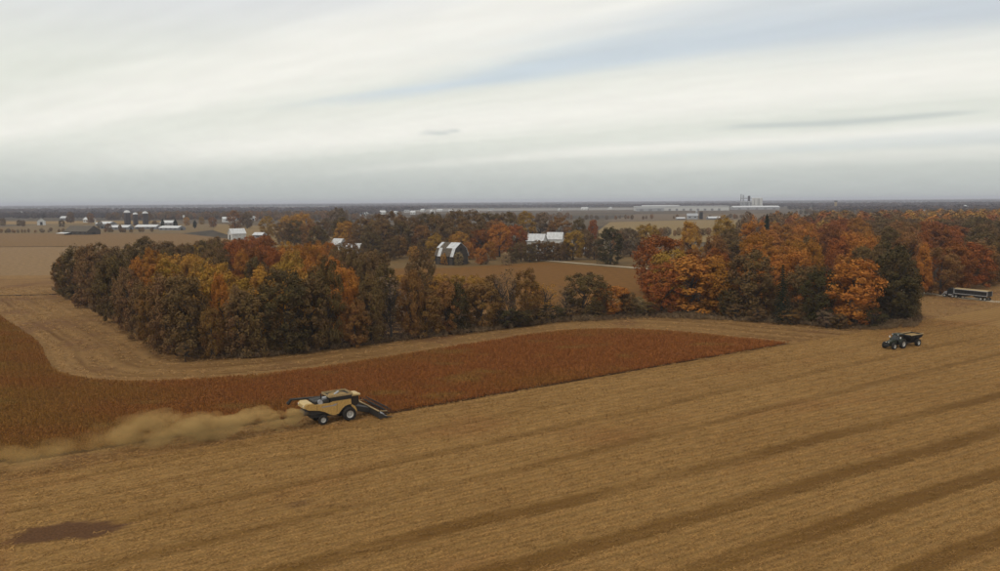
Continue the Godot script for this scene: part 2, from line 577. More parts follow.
func build_stubble():
	var s0 := -110.0
	var s1 := 190.0
	var ds := 1.0
	var p1 := 118.0
	var dp := 0.25
	var nx := int((s1 - s0) / ds)
	var ny := int(p1 / dp)
	var pos := PackedVector3Array()
	var col := PackedColorArray()
	for j in ny + 1:
		var p := j * dp
		var k := slope_at(p)
		for i in nx + 1:
			var s := s0 + i * ds
			var w := sp(s, p)
			var f := near_field(s, p)
			var v := p - k * s + 0.12 * soil_noise.get_noise_2d(s * 1.5, p)
			var row := cos(TAU * v / 0.76)
			var pass_ := cos(TAU * v / 1.52 + 0.6)
			var c := straw_tone(s, p)
			c = c * (1.0 + 0.10 * row + 0.15 * pass_ + 0.16 * fine_noise.get_noise_2d(s * 0.5, p * 3.0))
			c = c.lerp(Color(0.165, 0.082, 0.022), 0.85 * f[0])
			c = c.lerp(Color(0.135, 0.068, 0.034), f[1])
			if s < -46.5: c = c.lerp(Color(0.29, 0.14, 0.055), 0.6 * smoothstep(-46.5, -47.5, s))
			c.a = 1.0
			var y: float = 0.012 + 0.03 * row - 0.07 * f[0] + 0.03 * fine_noise.get_noise_2d(s, p * 2.0)
			y += 0.05
			if p < 1.0: y = lerpf(-0.02, y, p)
			pos.append(Vector3(w.x, y, w.y))
			col.append(c)
	structure("stubble_field", grid(nx, ny, pos, col, PackedByteArray()), M.field)
	# cut stalks and straw lying on it
	var tufts := [straw_mesh(1), straw_mesh(2), straw_mesh(3)]
	var where := [[], [], []]
	var tint := [PackedColorArray(), PackedColorArray(), PackedColorArray()]
	rng.seed = 77
	var ang := -FD.angle()
	var p := -5.0
	while p < 76.0:
		var k := slope_at(p)
		var far := clampf((76.0 - p) / 76.0, 0.0, 1.0)
		var step := lerpf(0.50, 0.95, far)
		var s := s0 * 0.62
		while s < 150.0:
			var pp := p + k * s * 0.0 + rng.randf_range(-0.16, 0.16)
			var ss := s + rng.randf_range(-0.3, 0.3)
			s += step
			var w := sp(ss, pp)
			if pp < 0.5 and ss > -2.0: continue   # standing crop there
			# only what can be seen from about the camera's place
			if w.y > -56.0 or absf(w.x) > -w.y * 0.72 + 6.0: continue
			var f := near_field(ss, pp)
			if cos(TAU * (pp - k * ss + 0.12 * soil_noise.get_noise_2d(ss * 1.5, pp)) / 1.52 + 0.6) < -0.2 and rng.randf() < 0.75: continue
			if rng.randf() < f[0] * 0.8 or rng.randf() < f[1] * 0.97: continue
			var kind := rng.randi() % 3
			var c := straw_tone(ss, pp) * rng.randf_range(0.85, 1.45)
			c = c.lerp(Color(0.165, 0.085, 0.025), 0.5 * f[0])
			c.a = 1.0
			var b := Basis(Vector3.UP, ang + rng.randf_range(-0.25, 0.25) + (PI if rng.randf() < 0.5 else 0.0)).scaled(Vector3.ONE * rng.randf_range(0.8, 1.25) * lerpf(1.0, 1.35, far))
			where[kind].append(Transform3D(b, Vector3(w.x, 0.05, w.y)))
			tint[kind].append(c)
		p += lerpf(0.38, 0.62, far)
	for i in 3:
		var o := scatter("straw", tufts[i], M.straw, where[i], tint[i])
		stuff(o, ["loose straw and cut stalks strewn over the near stubble", "short cut stalks standing in rows on the near stubble", "tangled straw litter on the near stubble"][i], "straw")

func straw_mesh(seed_: int) -> ArrayMesh:
	var s := Soup.new()
	s.colored = true
	rng.seed = seed_ * 91
	for i in 22:
		var o := Vector3(rng.randf_range(-0.48, 0.48), 0.0, rng.randf_range(-0.2, 0.2))
		var lying := rng.randf() < 0.6
		var d := Vector3(rng.randf_range(-1, 1), 0.15 if lying else 1.4, rng.randf_range(-1, 1) * (0.45 if lying else 0.4)).normalized()
		var l := rng.randf_range(0.12, 0.30) if lying else rng.randf_range(0.08, 0.17)
		var side := d.cross(Vector3(rng.randf_range(-1, 1), 1, rng.randf_range(-1, 1))).normalized() * rng.randf_range(0.008, 0.020)
		var a := o + Vector3(0, 0.03 if lying else -0.02, 0)
		var b := a + d * l
		var t := rng.randf_range(0.7, 1.25)
		s.quad(a - side, a + side, b + side * 0.7, b - side * 0.7, Color(t, t, t * rng.randf_range(0.85, 1.1)))
	return s.done()

func build_headland():
	# the strip between the standing crop and the woods, its wheel tracks running along the crop's edge
	for i in CROP_EDGE.size():
		var a: Array = CROP_EDGE[maxi(i - 1, 0)]
		var b: Array = CROP_EDGE[mini(i + 1, CROP_EDGE.size() - 1)]
		var t := Vector2(b[0] - a[0], b[1] - a[1]) / 6.0
		edge_curve.add_point(Vector2(CROP_EDGE[i][0], CROP_EDGE[i][1]), -t, t)
	edge_curve.bake_interval = 2.0
	var x0 := -260.0
	var z0 := -330.0
	var d := 0.85
	var nx := int(520.0 / d)
	var ny := int(260.0 / d)
	var pos := PackedVector3Array()
	var col := PackedColorArray()
	var keep := PackedByteArray()
	for j in ny + 1:
		var z := z0 + j * d
		for i in nx + 1:
			var x := x0 + i * d
			var v := Vector2(x, z)
			var p := (v - FA).dot(FN)
			var s := (v - FA).dot(FD)
			var seen := p < 2.5 and absf(x) < -z * 0.85 + 30.0 and z < -70.0 and not (z < -215.0 and x > -105.0 and x < 95.0)
			keep.append(1 if seen else 0)
			if not seen:
				pos.append(Vector3(x, 0.02, z)); col.append(Color(0.29, 0.165, 0.062))
				continue
			var near := edge_curve.get_closest_point(v)
			var D := v.distance_to(near)
			var warp := D + 0.6 * soil_noise.get_noise_2d(x * 0.6, z * 0.6)
			var t := 0.5 + 0.5 * patch_noise.get_noise_2d(x * 1.6, z * 1.6)
			var c := Color(0.335, 0.195, 0.076).lerp(Color(0.265, 0.142, 0.052), t)
			c = c * (1.0 + 0.10 * cos(TAU * warp / 2.3) + 0.22 * fine_noise.get_noise_2d(x * 0.7, z * 0.7))
			var tr := 0.0
			for q in [[5.2, 0.6, 1.0], [7.1, 0.5, 0.7], [11.8, 0.6, 0.85], [13.7, 0.5, 0.6], [18.5, 0.8, 0.8], [20.4, 0.5, 0.5], [25.0, 0.8, 0.8], [27.0, 0.6, 0.5], [34.0, 0.9, 0.7], [43.0, 0.9, 0.6], [52.0, 0.9, 0.6]]:
				tr = maxf(tr, q[2] * exp(-pow((warp - q[0]) / q[1], 2.0)))
			c = c.lerp(Color(0.15, 0.072, 0.024), tr * clampf(0.7 + 1.2 * soil_noise.get_noise_2d(x * 0.4 + 70.0, z * 0.4), 0.1, 1.0))
			var worn_ := clampf(patch_noise.get_noise_2d(x * 2.2 + 300.0, z * 2.2) * 2.0 - 0.35, 0.0, 0.7)
			c = c.lerp(Color(0.20, 0.10, 0.045), worn_)
			c.a = 1.0
			pos.append(Vector3(x, 0.02 - 0.04 * tr, z))
			col.append(c)
	structure("headland", grid(nx, ny, pos, col, keep), M.field)
	structure("field_margin", ribbon([[-330, -268], [-240, -262], [-172, -256], [-150, -259]], 2.6, 0.05, 0.6), M.litter)
	var where := []
	var tint := PackedColorArray()
	rng.seed = 29
	for i in 36000:
		var v := Vector2(rng.randf_range(-190, 190), rng.randf_range(-285, -95))
		var p := (v - FA).dot(FN)
		if p > 1.0 or absf(v.x) > -v.y * 0.72: continue
		if v.y < -212.0 and v.x > -112.0 and v.x < 100.0: continue
		var D := v.distance_to(edge_curve.get_closest_point(v))
		var run := fposmod(D, 5.5) / 5.5
		if rng.randf() < 0.5 + 0.5 * cos(TAU * run) and rng.randf() < 0.8: continue
		var c := Color(0.36, 0.21, 0.085) * rng.randf_range(0.75, 1.4)
		c.a = 1.0
		where.append(Transform3D(Basis(Vector3.UP, rng.randf() * TAU).scaled(Vector3.ONE * rng.randf_range(1.2, 2.0)), Vector3(v.x, 0.03, v.y)))
		tint.append(c)
	stuff(scatter("straw", straw_mesh(6), M.straw, where, tint), "loose straw on the headland between crop and woods", "straw")

func build_crop():
	var poly := PackedVector2Array()
	for q in edge_curve.get_baked_points():
		if (q - FA).dot(FN) < 0.4 and (q - FA).dot(FD) < 92.0: poly.append(q)
	poly.append(sp(92.5, 0.4))
	poly.append(sp(-1.2, 0.5))
	poly.append(sp(-1.6, -5.3))
	poly.append(sp(-46.0, -5.8))
	poly.append(sp(-46.3, -7.2))
	poly.append(sp(-100.0, -8.0))
	poly.append(sp(-100.0, -160.0))
	crop_poly = poly
	var pts := []
	for q in poly: pts.append([q.x, q.y])
	structure("crop_soil", sheet(pts, 0.075, Color(0.10, 0.05, 0.02)), M.field)
	var plants := [plant_mesh(4), plant_mesh(5)]
	var where := [[], []]
	var tint := [PackedColorArray(), PackedColorArray()]
	rng.seed = 19
	var ang := -FD.angle()
	var p := 0.2
	while p > -158.0:
		var s := -88.0
		while s < 92.0:
			var w := sp(s + rng.randf_range(-0.2, 0.2), p + rng.randf_range(-0.08, 0.08))
			s += 0.5
			if absf(w.x) > -w.y * 0.74 + 4.0: continue
			if not Geometry2D.is_point_in_polygon(w, poly): continue
			var c := crop_tone(w) * rng.randf_range(0.8, 1.25)
			c.a = 1.0
			var k := rng.randi() % 2
			var hgt := rng.randf_range(0.8, 1.1) * (1.0 + 0.2 * soil_noise.get_noise_2d(w.x, w.y))
			where[k].append(Transform3D(Basis(Vector3.UP, ang + (PI if rng.randf() < 0.5 else 0.0) + rng.randf_range(-0.2, 0.2)).scaled(Vector3(1, hgt, 1)), Vector3(w.x, 0.07, w.y)))
			tint[k].append(c)
		p -= 0.42
	for i in 2:
		var o := scatter("standing_crop", plants[i], M.straw, where[i], tint[i])
		stuff(o, ["ripe rust brown crop still standing in rows beyond the combine", "dry leafless crop stalks standing among the rust brown rows"][i], "crop")

func crop_tone(w: Vector2) -> Color:
	var s := (w - FA).dot(FD)
	var t := patch_noise.get_noise_2d(w.x * 0.8 + 40.0, w.y * 1.6)
	var c := Color(0.315, 0.113, 0.029)
	# riper and yellower towards the left end, in uneven patches
	var ripe := clampf(smoothstep(-8.0, -46.0, s + 60.0 * t) * 0.75 + t * 0.8, 0.0, 1.0)
	c = c.lerp(Color(0.29, 0.152, 0.033), ripe)
	var g := clampf(patch_noise.get_noise_2d(w.x * 2.5 - 80.0, w.y * 5.0) * 2.0 - 0.55, 0.0, 0.55)
	return c.lerp(Color(0.32, 0.19, 0.05), g)

func plant_mesh(seed_: int) -> ArrayMesh:
	var s := Soup.new()
	s.colored = true
	rng.seed = seed_ * 57
	for i in 34:
		var o := Vector3(rng.randf_range(-0.32, 0.32), rng.randf_range(0.1, 0.62), rng.randf_range(-0.17, 0.17))
		var d := Vector3(rng.randf_range(-1, 1), rng.randf_range(0.2, 1.6), rng.randf_range(-1, 1)).normalized()
		var side := d.cross(Vector3(rng.randf_range(-1, 1), rng.randf_range(-0.4, 0.4), rng.randf_range(-1, 1))).normalized() * rng.randf_range(0.03, 0.07)
		var l := rng.randf_range(0.10, 0.22)
		var t := rng.randf_range(0.65, 1.3)
		s.quad(o - side, o + d * l * 0.5 + side, o + d * l, o + d * l * 0.4 - side * 1.2, Color(t, t * rng.randf_range(0.9, 1.1), t))
	return s.done()

func build_roads():
	structure("gravel_lane", ribbon([[122, -285], [130, -262], [136.5, -243], [143.5, -226], [152, -208], [170, -175], [205, -120]], 4.4, 0.06, 0.35), M.gravel)
	structure("farm_road", ribbon([[8, -412], [26, -391], [46, -365.5], [67, -339.5], [92, -309], [125, -275]], 3.8, 0.03, 0.3), M.gravel)
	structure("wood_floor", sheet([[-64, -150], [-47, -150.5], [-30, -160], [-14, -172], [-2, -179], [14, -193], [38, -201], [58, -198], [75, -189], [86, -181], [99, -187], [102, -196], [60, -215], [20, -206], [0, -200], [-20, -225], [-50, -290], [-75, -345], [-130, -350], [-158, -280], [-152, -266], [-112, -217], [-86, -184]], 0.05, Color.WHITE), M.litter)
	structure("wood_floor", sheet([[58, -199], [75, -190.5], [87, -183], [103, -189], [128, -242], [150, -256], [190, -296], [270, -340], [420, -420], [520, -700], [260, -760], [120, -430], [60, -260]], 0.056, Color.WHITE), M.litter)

# ---------------------------------------------------------------- trees
# albedo of the leaves of each colour kind, and the words for it
const LEAF := {
	"O": [Color(0.375, 0.152, 0.028), "bright orange"], "R": [Color(0.265, 0.088, 0.021), "rust red"], "Y": [Color(0.375, 0.200, 0.036), "golden yellow"],
	"N": [Color(0.225, 0.112, 0.036), "russet brown"], "B": [Color(0.185, 0.108, 0.044), "dull brown"], "D": [Color(0.155, 0.095, 0.037), "dark olive brown"],
	"G": [Color(0.078, 0.058, 0.022), "blackish green"], "S": [Color(0.024, 0.030, 0.015), "dark green"], "K": [Color(0.18, 0.125, 0.072), "bare grey"], "P": [Color(0.36, 0.25, 0.13), "pale tan"]}
const SHAPES := {"r": "with round crown", "o": "with tall oval crown", "k": "with thin leafless crown", "s": "shaped like a cone", "c": "with narrow pointed crown"}
const ORDINAL := ["first", "second", "third", "fourth", "fifth", "sixth", "seventh", "eighth", "ninth", "tenth", "eleventh", "twelfth", "thirteenth", "fourteenth", "fifteenth", "sixteenth", "seventeenth", "eighteenth", "nineteenth", "twentieth", "twenty-first", "twenty-second", "twenty-third", "twenty-fourth", "twenty-fifth", "twenty-sixth", "twenty-seventh", "twenty-eighth"]

func leaf(s: Soup, o: Vector3, out: Vector3, size: float, col: Color):
	var nn := (out + Vector3(rng.randf_range(-1, 1), rng.randf_range(-0.6, 1.0), rng.randf_range(-1, 1)) * 0.85).normalized()
	var u := nn.cross(Vector3(rng.randf_range(-1, 1), rng.randf_range(-1, 1), rng.randf_range(-1, 1))).normalized() * size
	var w := nn.cross(u) * rng.randf_range(0.55, 0.9)
	s.tri(o - u * 0.5, o + w * 0.5, o + u * 0.5, col)
	s.tri(o - u * 0.5, o + u * 0.5, o - w * 0.5 + nn * size * 0.15, col)

# a crown 16 m high (foot of the tree at 0) and 9 m wide, out of clumps of leaf faces
func crown_mesh(kind: String, seed_: int) -> ArrayMesh:
	var s := Soup.new()
	s.colored = true
	rng.seed = seed_ * 313 + kind.unicode_at(0)
	if kind == "s":
		for tier in 26:
			var f := tier / 25.0
			var y := lerpf(0.9, 15.4, f)
			var reach := 4.3 * pow(1.0 - f, 0.85) + 0.25
			var nb := int(lerpf(15, 5, f))
			for b in nb:
				var a := TAU * (b + rng.randf() * 0.7) / nb
				var rr := reach * rng.randf_range(0.75, 1.08)
				for k in 13:
					var t := (k + rng.randf()) / 13.0
					var o := Vector3(cos(a) * rr * t, y - 0.28 * rr * t * t + rng.randf_range(-0.15, 0.1), sin(a) * rr * t)
					var g := rng.randf_range(0.7, 1.35)
					leaf(s, o, Vector3(cos(a) * 0.4, 0.8, sin(a) * 0.4), rng.randf_range(0.3, 0.62) * (1.1 - 0.4 * t), Color(g, g, g * 0.95))
		return s.done()
	var ry := 7.7
	var cy := 8.2
	var rx := 4.7
	var n := 135
	var per := 66
	if kind == "o": ry = 8.0; cy = 8.0; rx = 4.4
	elif kind == "c": ry = 7.8; cy = 8.2; rx = 3.6
	elif kind == "k": n = 60; per = 13
	elif kind == "b": ry = 7.6; cy = 7.6; rx = 4.6; n = 60; per = 70
	var lean := Vector3(rng.randf_range(-0.5, 0.5), 0, rng.randf_range(-0.5, 0.5))
	var lobes := []
	for i in 7: lobes.append([Vector3(rng.randf_range(-1, 1), rng.randf_range(-0.7, 1), rng.randf_range(-1, 1)).normalized(), rng.randf_range(-0.20, 0.22)])
	for i in n:
		var skirt: bool = kind in ["r", "o"] and i % 6 == 0
		var d := Vector3(rng.randf_range(-1, 1), rng.randf_range(-1, 1), rng.randf_range(-1, 1))
		if d.length() > 1.0 or d.length() < 0.1: d = Vector3(rng.randfn(), rng.randfn() * 0.9 + 0.25, rng.randfn())
		d = d.normalized()
		var rad := 0.52 + 0.40 * sqrt(rng.randf())
		for l in lobes: rad += l[1] * pow(maxf(0.0, d.dot(l[0])), 3.0)
		var narrow := 1.0
		if kind == "c": narrow = lerpf(1.1, 0.45, clampf(d.y * 0.5 + 0.5, 0, 1))
		elif kind == "o": narrow = lerpf(1.05, 0.78, clampf(d.y, 0, 1))
		var c := Vector3(d.x * rx * rad * narrow, cy + d.y * ry * rad, d.z * rx * rad * narrow) + lean * (cy + d.y * ry) / 16.0
		if skirt: c = Vector3(d.x, 0, d.z).normalized() * rx * rng.randf_range(0.45, 0.92) + Vector3(0, rng.randf_range(0.7, 4.0), 0)
		var cr := rng.randf_range(0.65, 1.2)
		var tone := rng.randf_range(0.78, 1.2)
		var hue := rng.randf_range(-0.16, 0.16)
		for k in per:
			var e := Vector3(rng.randfn(), rng.randfn() * 0.8, rng.randfn()).normalized()
			var q := c + e * cr * pow(rng.randf(), 0.35) * Vector3(1, 1.1, 1)
			if q.y < 0.35: q.y = 0.35 + rng.randf()
			var g := tone * rng.randf_range(0.7, 1.32)
			leaf(s, q, e + d * 0.7, rng.randf_range(0.26, 0.54), Color(g * (1.0 + hue * 0.3), g * (1.0 + hue), g))
	return s.done()

func trunk_mesh(kind: String, seed_: int) -> ArrayMesh:
	var s := Soup.new()
	rng.seed = seed_ * 131 + 7
	var top := 15.0 if kind in ["s", "c"] else 11.0
	var pts := [Vector3(0, -0.15, 0)]
	for i in 5:
		pts.append(Vector3(rng.randf_range(-0.25, 0.25), top * (i + 1) / 5.0, rng.randf_range(-0.25, 0.25)))
	for i in 5:
		add_tube(s, pts[i], pts[i + 1], lerpf(0.34, 0.06, i / 5.0), lerpf(0.34, 0.06, (i + 1) / 5.0), 7, false)
	if kind == "s": return s.done()
	var nl := 26 if kind == "k" else 9
	for i in nl:
		var y := rng.randf_range(2.6, top * 0.85)
		var a := rng.randf() * TAU
		var o := Vector3(0, y, 0)
		var e := o + Vector3(cos(a), rng.randf_range(0.6, 1.5), sin(a)) * rng.randf_range(1.8, 3.4)
		var m := o.lerp(e, 0.5) + Vector3(0, -0.3, 0)
		add_tube(s, o, m, 0.13, 0.09, 5, false)
		add_tube(s, m, e, 0.09, 0.03, 5, false)
		for k in (7 if kind == "k" else 2):
			var st := m.lerp(e, rng.randf_range(0.1, 1.0))
			add_tube(s, st, st + Vector3(rng.randf_range(-1, 1), rng.randf_range(0.3, 1.4), rng.randf_range(-1, 1)) * 1.3, 0.045, 0.015, 4, false)
	return s.done()

func leaf_mat(key: String, k: int) -> StandardMaterial3D:
	var id := "leaf_" + key + str(k)
	if not M.has(id):
		var c: Color = LEAF[key][0]
		var f: float = [1.0, 0.86, 1.12][k]
		var m := mat(c.r * f, c.g * f * [1.0, 1.08, 0.96][k], c.b * f, 0.75, 0, 0.15)
		m.vertex_color_use_as_albedo = true
		m.backlight_enabled = true
		m.backlight = Color(0.45, 0.45, 0.45)
		M[id] = m
	return M[id]

func build_tree_kinds():
	for kind in ["r", "o", "k", "s", "c"]:
		crowns[kind] = []
		trunks[kind] = []
		for i in {"r": 7, "o": 6, "k": 3, "s": 1, "c": 2}[kind]:
			crowns[kind].append(crown_mesh(kind, i + 1))
			trunks[kind].append(trunk_mesh(kind, i + 1))
	crowns["b"] = [crown_mesh("b", 1), crown_mesh("b", 2), crown_mesh("b", 3)]
	trunks["b"] = [trunk_mesh("k", 5), trunk_mesh("k", 6), trunk_mesh("k", 7)]

func plant_tree(t: Array, called: String, label: String, category: String, group: String, i: int) -> Node3D:
	var kind: String = t[5]
	var set_: Array = crowns[kind]
	var o := thing(called, label, category, Vector3(t[0], 0.0, t[1]), fposmod(i * 2.39996, TAU), group)
	var k := i % set_.size()
	var sc := Vector3(t[3] / 9.0, t[2] / 16.0, t[3] / 9.0)
	var tr := part(o, "trunk" if kind != "b" else "stem", trunks[kind][k], M.bark)
	var cr := part(o, "crown" if kind != "b" else "foliage", set_[k], leaf_mat(t[4], (i * 7) % 3))
	tr.scale = sc
	cr.scale = sc
	return o

func build_trees():
	var n := 0
	for zone in TREES:
		var seen := {}
		var total := {}
		for t in zone[2]: total[t[4]] = total.get(t[4], 0) + 1
		for t in zone[2]:
			var at: int = seen.get(t[4], 0)
			seen[t[4]] = at + 1
			var which: String = ORDINAL[at] + " " if total[t[4]] > 1 else "only "
			var label: String = which + LEAF[t[4]][1] + " tree from left " + zone[0]
			if total[t[4]] == 1: label = label.replace(" tree from left", " tree") + ", " + SHAPES[t[5]]
			plant_tree(t, "young_tree" if zone[0].contains("young") else {"s": "spruce_tree", "k": "bare_tree"}.get(t[5], "autumn_tree"), label, "tree", zone[1], n)
			n += 1
	# shrubs at the foot of the hedge and the woods
	for i in SHRUBS.size():
		var t: Array = SHRUBS[i]
		plant_tree([t[0], t[1], t[2], t[3], t[4], "b"], "shrub", ORDINAL[i] + " shrub from left at the foot of the trees, " + LEAF[t[4]][1], "shrub", "shrubs at the foot of the trees", i + 3)

func build_undergrowth():
	# dry weeds and brush where the woods meet the field
	var mesh := plant_mesh(9)
	var line := [[-158, -271], [-114, -216], [-89, -184], [-70, -157], [-59, -147.5], [-47, -148], [-31.5, -158], [-18, -168], [-5, -176.5], [12.6, -190], [39, -197], [56, -193], [73.5, -184], [84.5, -176], [97, -180], [106, -194], [128, -240]]
	var deep := [3, 3, 3, 3, 3, 3, 3, 4, 5, 6, 7, 8, 8, 8, 6, 5, 4]
	var where := []
	var tint := PackedColorArray()
	rng.seed = 5
	for i in line.size() - 1:
		var a := Vector2(line[i][0], line[i][1])
		var b := Vector2(line[i + 1][0], line[i + 1][1])
		var nn := Vector2(-(b - a).y, (b - a).x).normalized()
		if nn.y > 0 : nn = -nn
		for k in int(a.distance_to(b) * lerpf(deep[i], deep[i + 1], 0.5) * 3.0):
			var f := rng.randf()
			var w := a.lerp(b, f) + nn * lerpf(deep[i], deep[i + 1], f) * (rng.randf() * 1.1 - 0.25) + Vector2(0, 0.8 * soil_noise.get_noise_2d(a.x + f * 50.0, 4.0))
			var big := rng.randf_range(0.7, 1.7) * (1.0 + 0.5 * soil_noise.get_noise_2d(w.x, w.y))
			where.append(Transform3D(Basis(Vector3.UP, rng.randf() * TAU).scaled(Vector3(big, big * rng.randf_range(0.7, 1.3), big)), Vector3(w.x, 0.02, w.y)))
			var c := Color(0.135, 0.085, 0.045).lerp(Color(0.25, 0.17, 0.09), clampf(0.5 + soil_noise.get_noise_2d(w.x * 1.5, w.y * 1.5) + rng.randf_range(-0.3, 0.3), 0, 1))
			tint.append(c * rng.randf_range(0.7, 1.2))
	stuff(scatter("undergrowth", mesh, M.straw, where, tint), "dry brown weeds and brush along the edge of the woods", "undergrowth")

func low_crown(seed_: int, n: int, size: float) -> ArrayMesh:
	var s := Soup.new()
	s.colored = true
	rng.seed = seed_
	for i in n:
		var d := Vector3(rng.randfn(), rng.randfn() * 0.9, rng.randfn()).normalized()
		var r := 0.75 + 0.25 * rng.randf()
		var o := Vector3(d.x * 4.6 * r, 8.6 + d.y * 7.3 * r, d.z * 4.6 * r)
		var g := rng.randf_range(0.65, 1.35)
		leaf(s, o, d, size * rng.randf_range(0.7, 1.3), Color(g, g, g))
	return s.done()

func build_far_woods():
	# bands of far-off woodland: [name, label, from x, z, to x, z, depth, height, count, colours]
	var near_crown := low_crown(4, 520, 1.25)
	var far_crown := low_crown(9, 90, 3.2)
	var dull := [LEAF.B[0], LEAF.D[0], LEAF.N[0], LEAF.K[0]]
	var warm := [LEAF.N[0], LEAF.O[0], LEAF.D[0], LEAF.R[0], LEAF.Y[0], LEAF.B[0]]
	var grey := [Color(0.095, 0.068, 0.065), Color(0.08, 0.06, 0.056), Color(0.115, 0.08, 0.062)]
	var bands := [
		["wood_interior", "massed crowns deep inside the right wood under the far fields", 230, -560, 560, -640, 190, 18.0, 420, warm, 0],
		["hedge_line", "low far hedge running left of the silo farm", -620, -852, -380, -838, 8, 5.0, 60, dull, 0],
		["hedge_line", "far hedge line behind the brown field at left", -1250, -900, -640, -868, 10, 5.5, 90, dull, 0],
		["woodlot", "brown woodlot behind the silo farm", -760, -1500, -300, -1420, 160, 15.0, 330, dull, 0],
		["woodlot", "grey wood left of the silo farm", -1500, -1900, -850, -1640, 160, 13.0, 240, grey, 0],
		["woodlot", "low wood beyond the farmstead trees", -420, -1300, 120, -1250, 120, 12.0, 150, dull, 0],
		["woodlot", "dark low wood right of the grain elevator", 620, -1500, 1050, -1350, 150, 11.0, 220, [LEAF.D[0], LEAF.G[0]], 0],
		["woodlot", "olive wood beyond the right wood", 560, -900, 1000, -860, 130, 17.0, 240, [LEAF.D[0], LEAF.B[0], LEAF.Y[0]], 0],
		["hedge_line", "bushy hedge along the near side of the yellow field", 62, -600, 330, -745, 22, 8.0, 90, dull, 0],
		["woodlot", "scattered trees on the yellow field's far side", 130, -1240, 480, -1260, 60, 8.0, 34, dull, 0],
		["woodlot", "purple brown wood on the right before the warehouse", 900, -1750, 2600, -1500, 800, 13.0, 1100, grey, 1],
		["woodlot", "purple brown wood on the left beyond the ochre field", -2600, -2200, -300, -1750, 600, 12.0, 900, grey, 1],
		["far_wood", "grey brown woodland band on the left under the horizon", -4200, -3300, -300, -2500, 1100, 15.0, 2600, grey, 1],
		["far_wood", "grey brown woodland band on the right under the horizon", 900, -3200, 4200, -2900, 1100, 15.0, 2600, grey, 1],
		["far_wood", "thin woodland band in the middle under the horizon", -900, -4000, 1800, -3700, 900, 15.0, 2000, grey, 1],
		["far_wood", "hazy woodland along the horizon", -6500, -7000, 6500, -6700, 2600, 20.0, 7000, grey, 1],
		["far_wood", "faint woodland on the horizon itself", -10500, -12500, 10500, -12500, 3200, 27.0, 8000, grey, 1],
	]
	rng.seed = 41
	for b in bands:
		var where := []
		var tint := PackedColorArray()
		for i in b[8]:
			var f := rng.randf()
			var x := lerpf(b[2], b[4], f)
			var z: float = lerpf(b[3], b[5], f) - rng.randf() * b[6]
			if b[0] == "far_wood" and patch_noise.get_noise_2d(x * 0.11, z * 0.11 + 50.0) < -0.3: continue
			var h: float = b[7] * rng.randf_range(0.7, 1.15) / 16.0
			var w: float = h * rng.randf_range(0.9, 1.4) * (1.6 if b[10] else 1.0)
			where.append(Transform3D(Basis(Vector3.UP, rng.randf() * TAU).scaled(Vector3(w, h, w)), Vector3(x, -0.4, z)))
			var c: Color = b[9][rng.randi() % b[9].size()]
			tint.append(c * rng.randf_range(0.8, 1.2))
		stuff(scatter(b[0], far_crown if b[10] else near_crown, M.leaf, where, tint), b[1], "woodland")

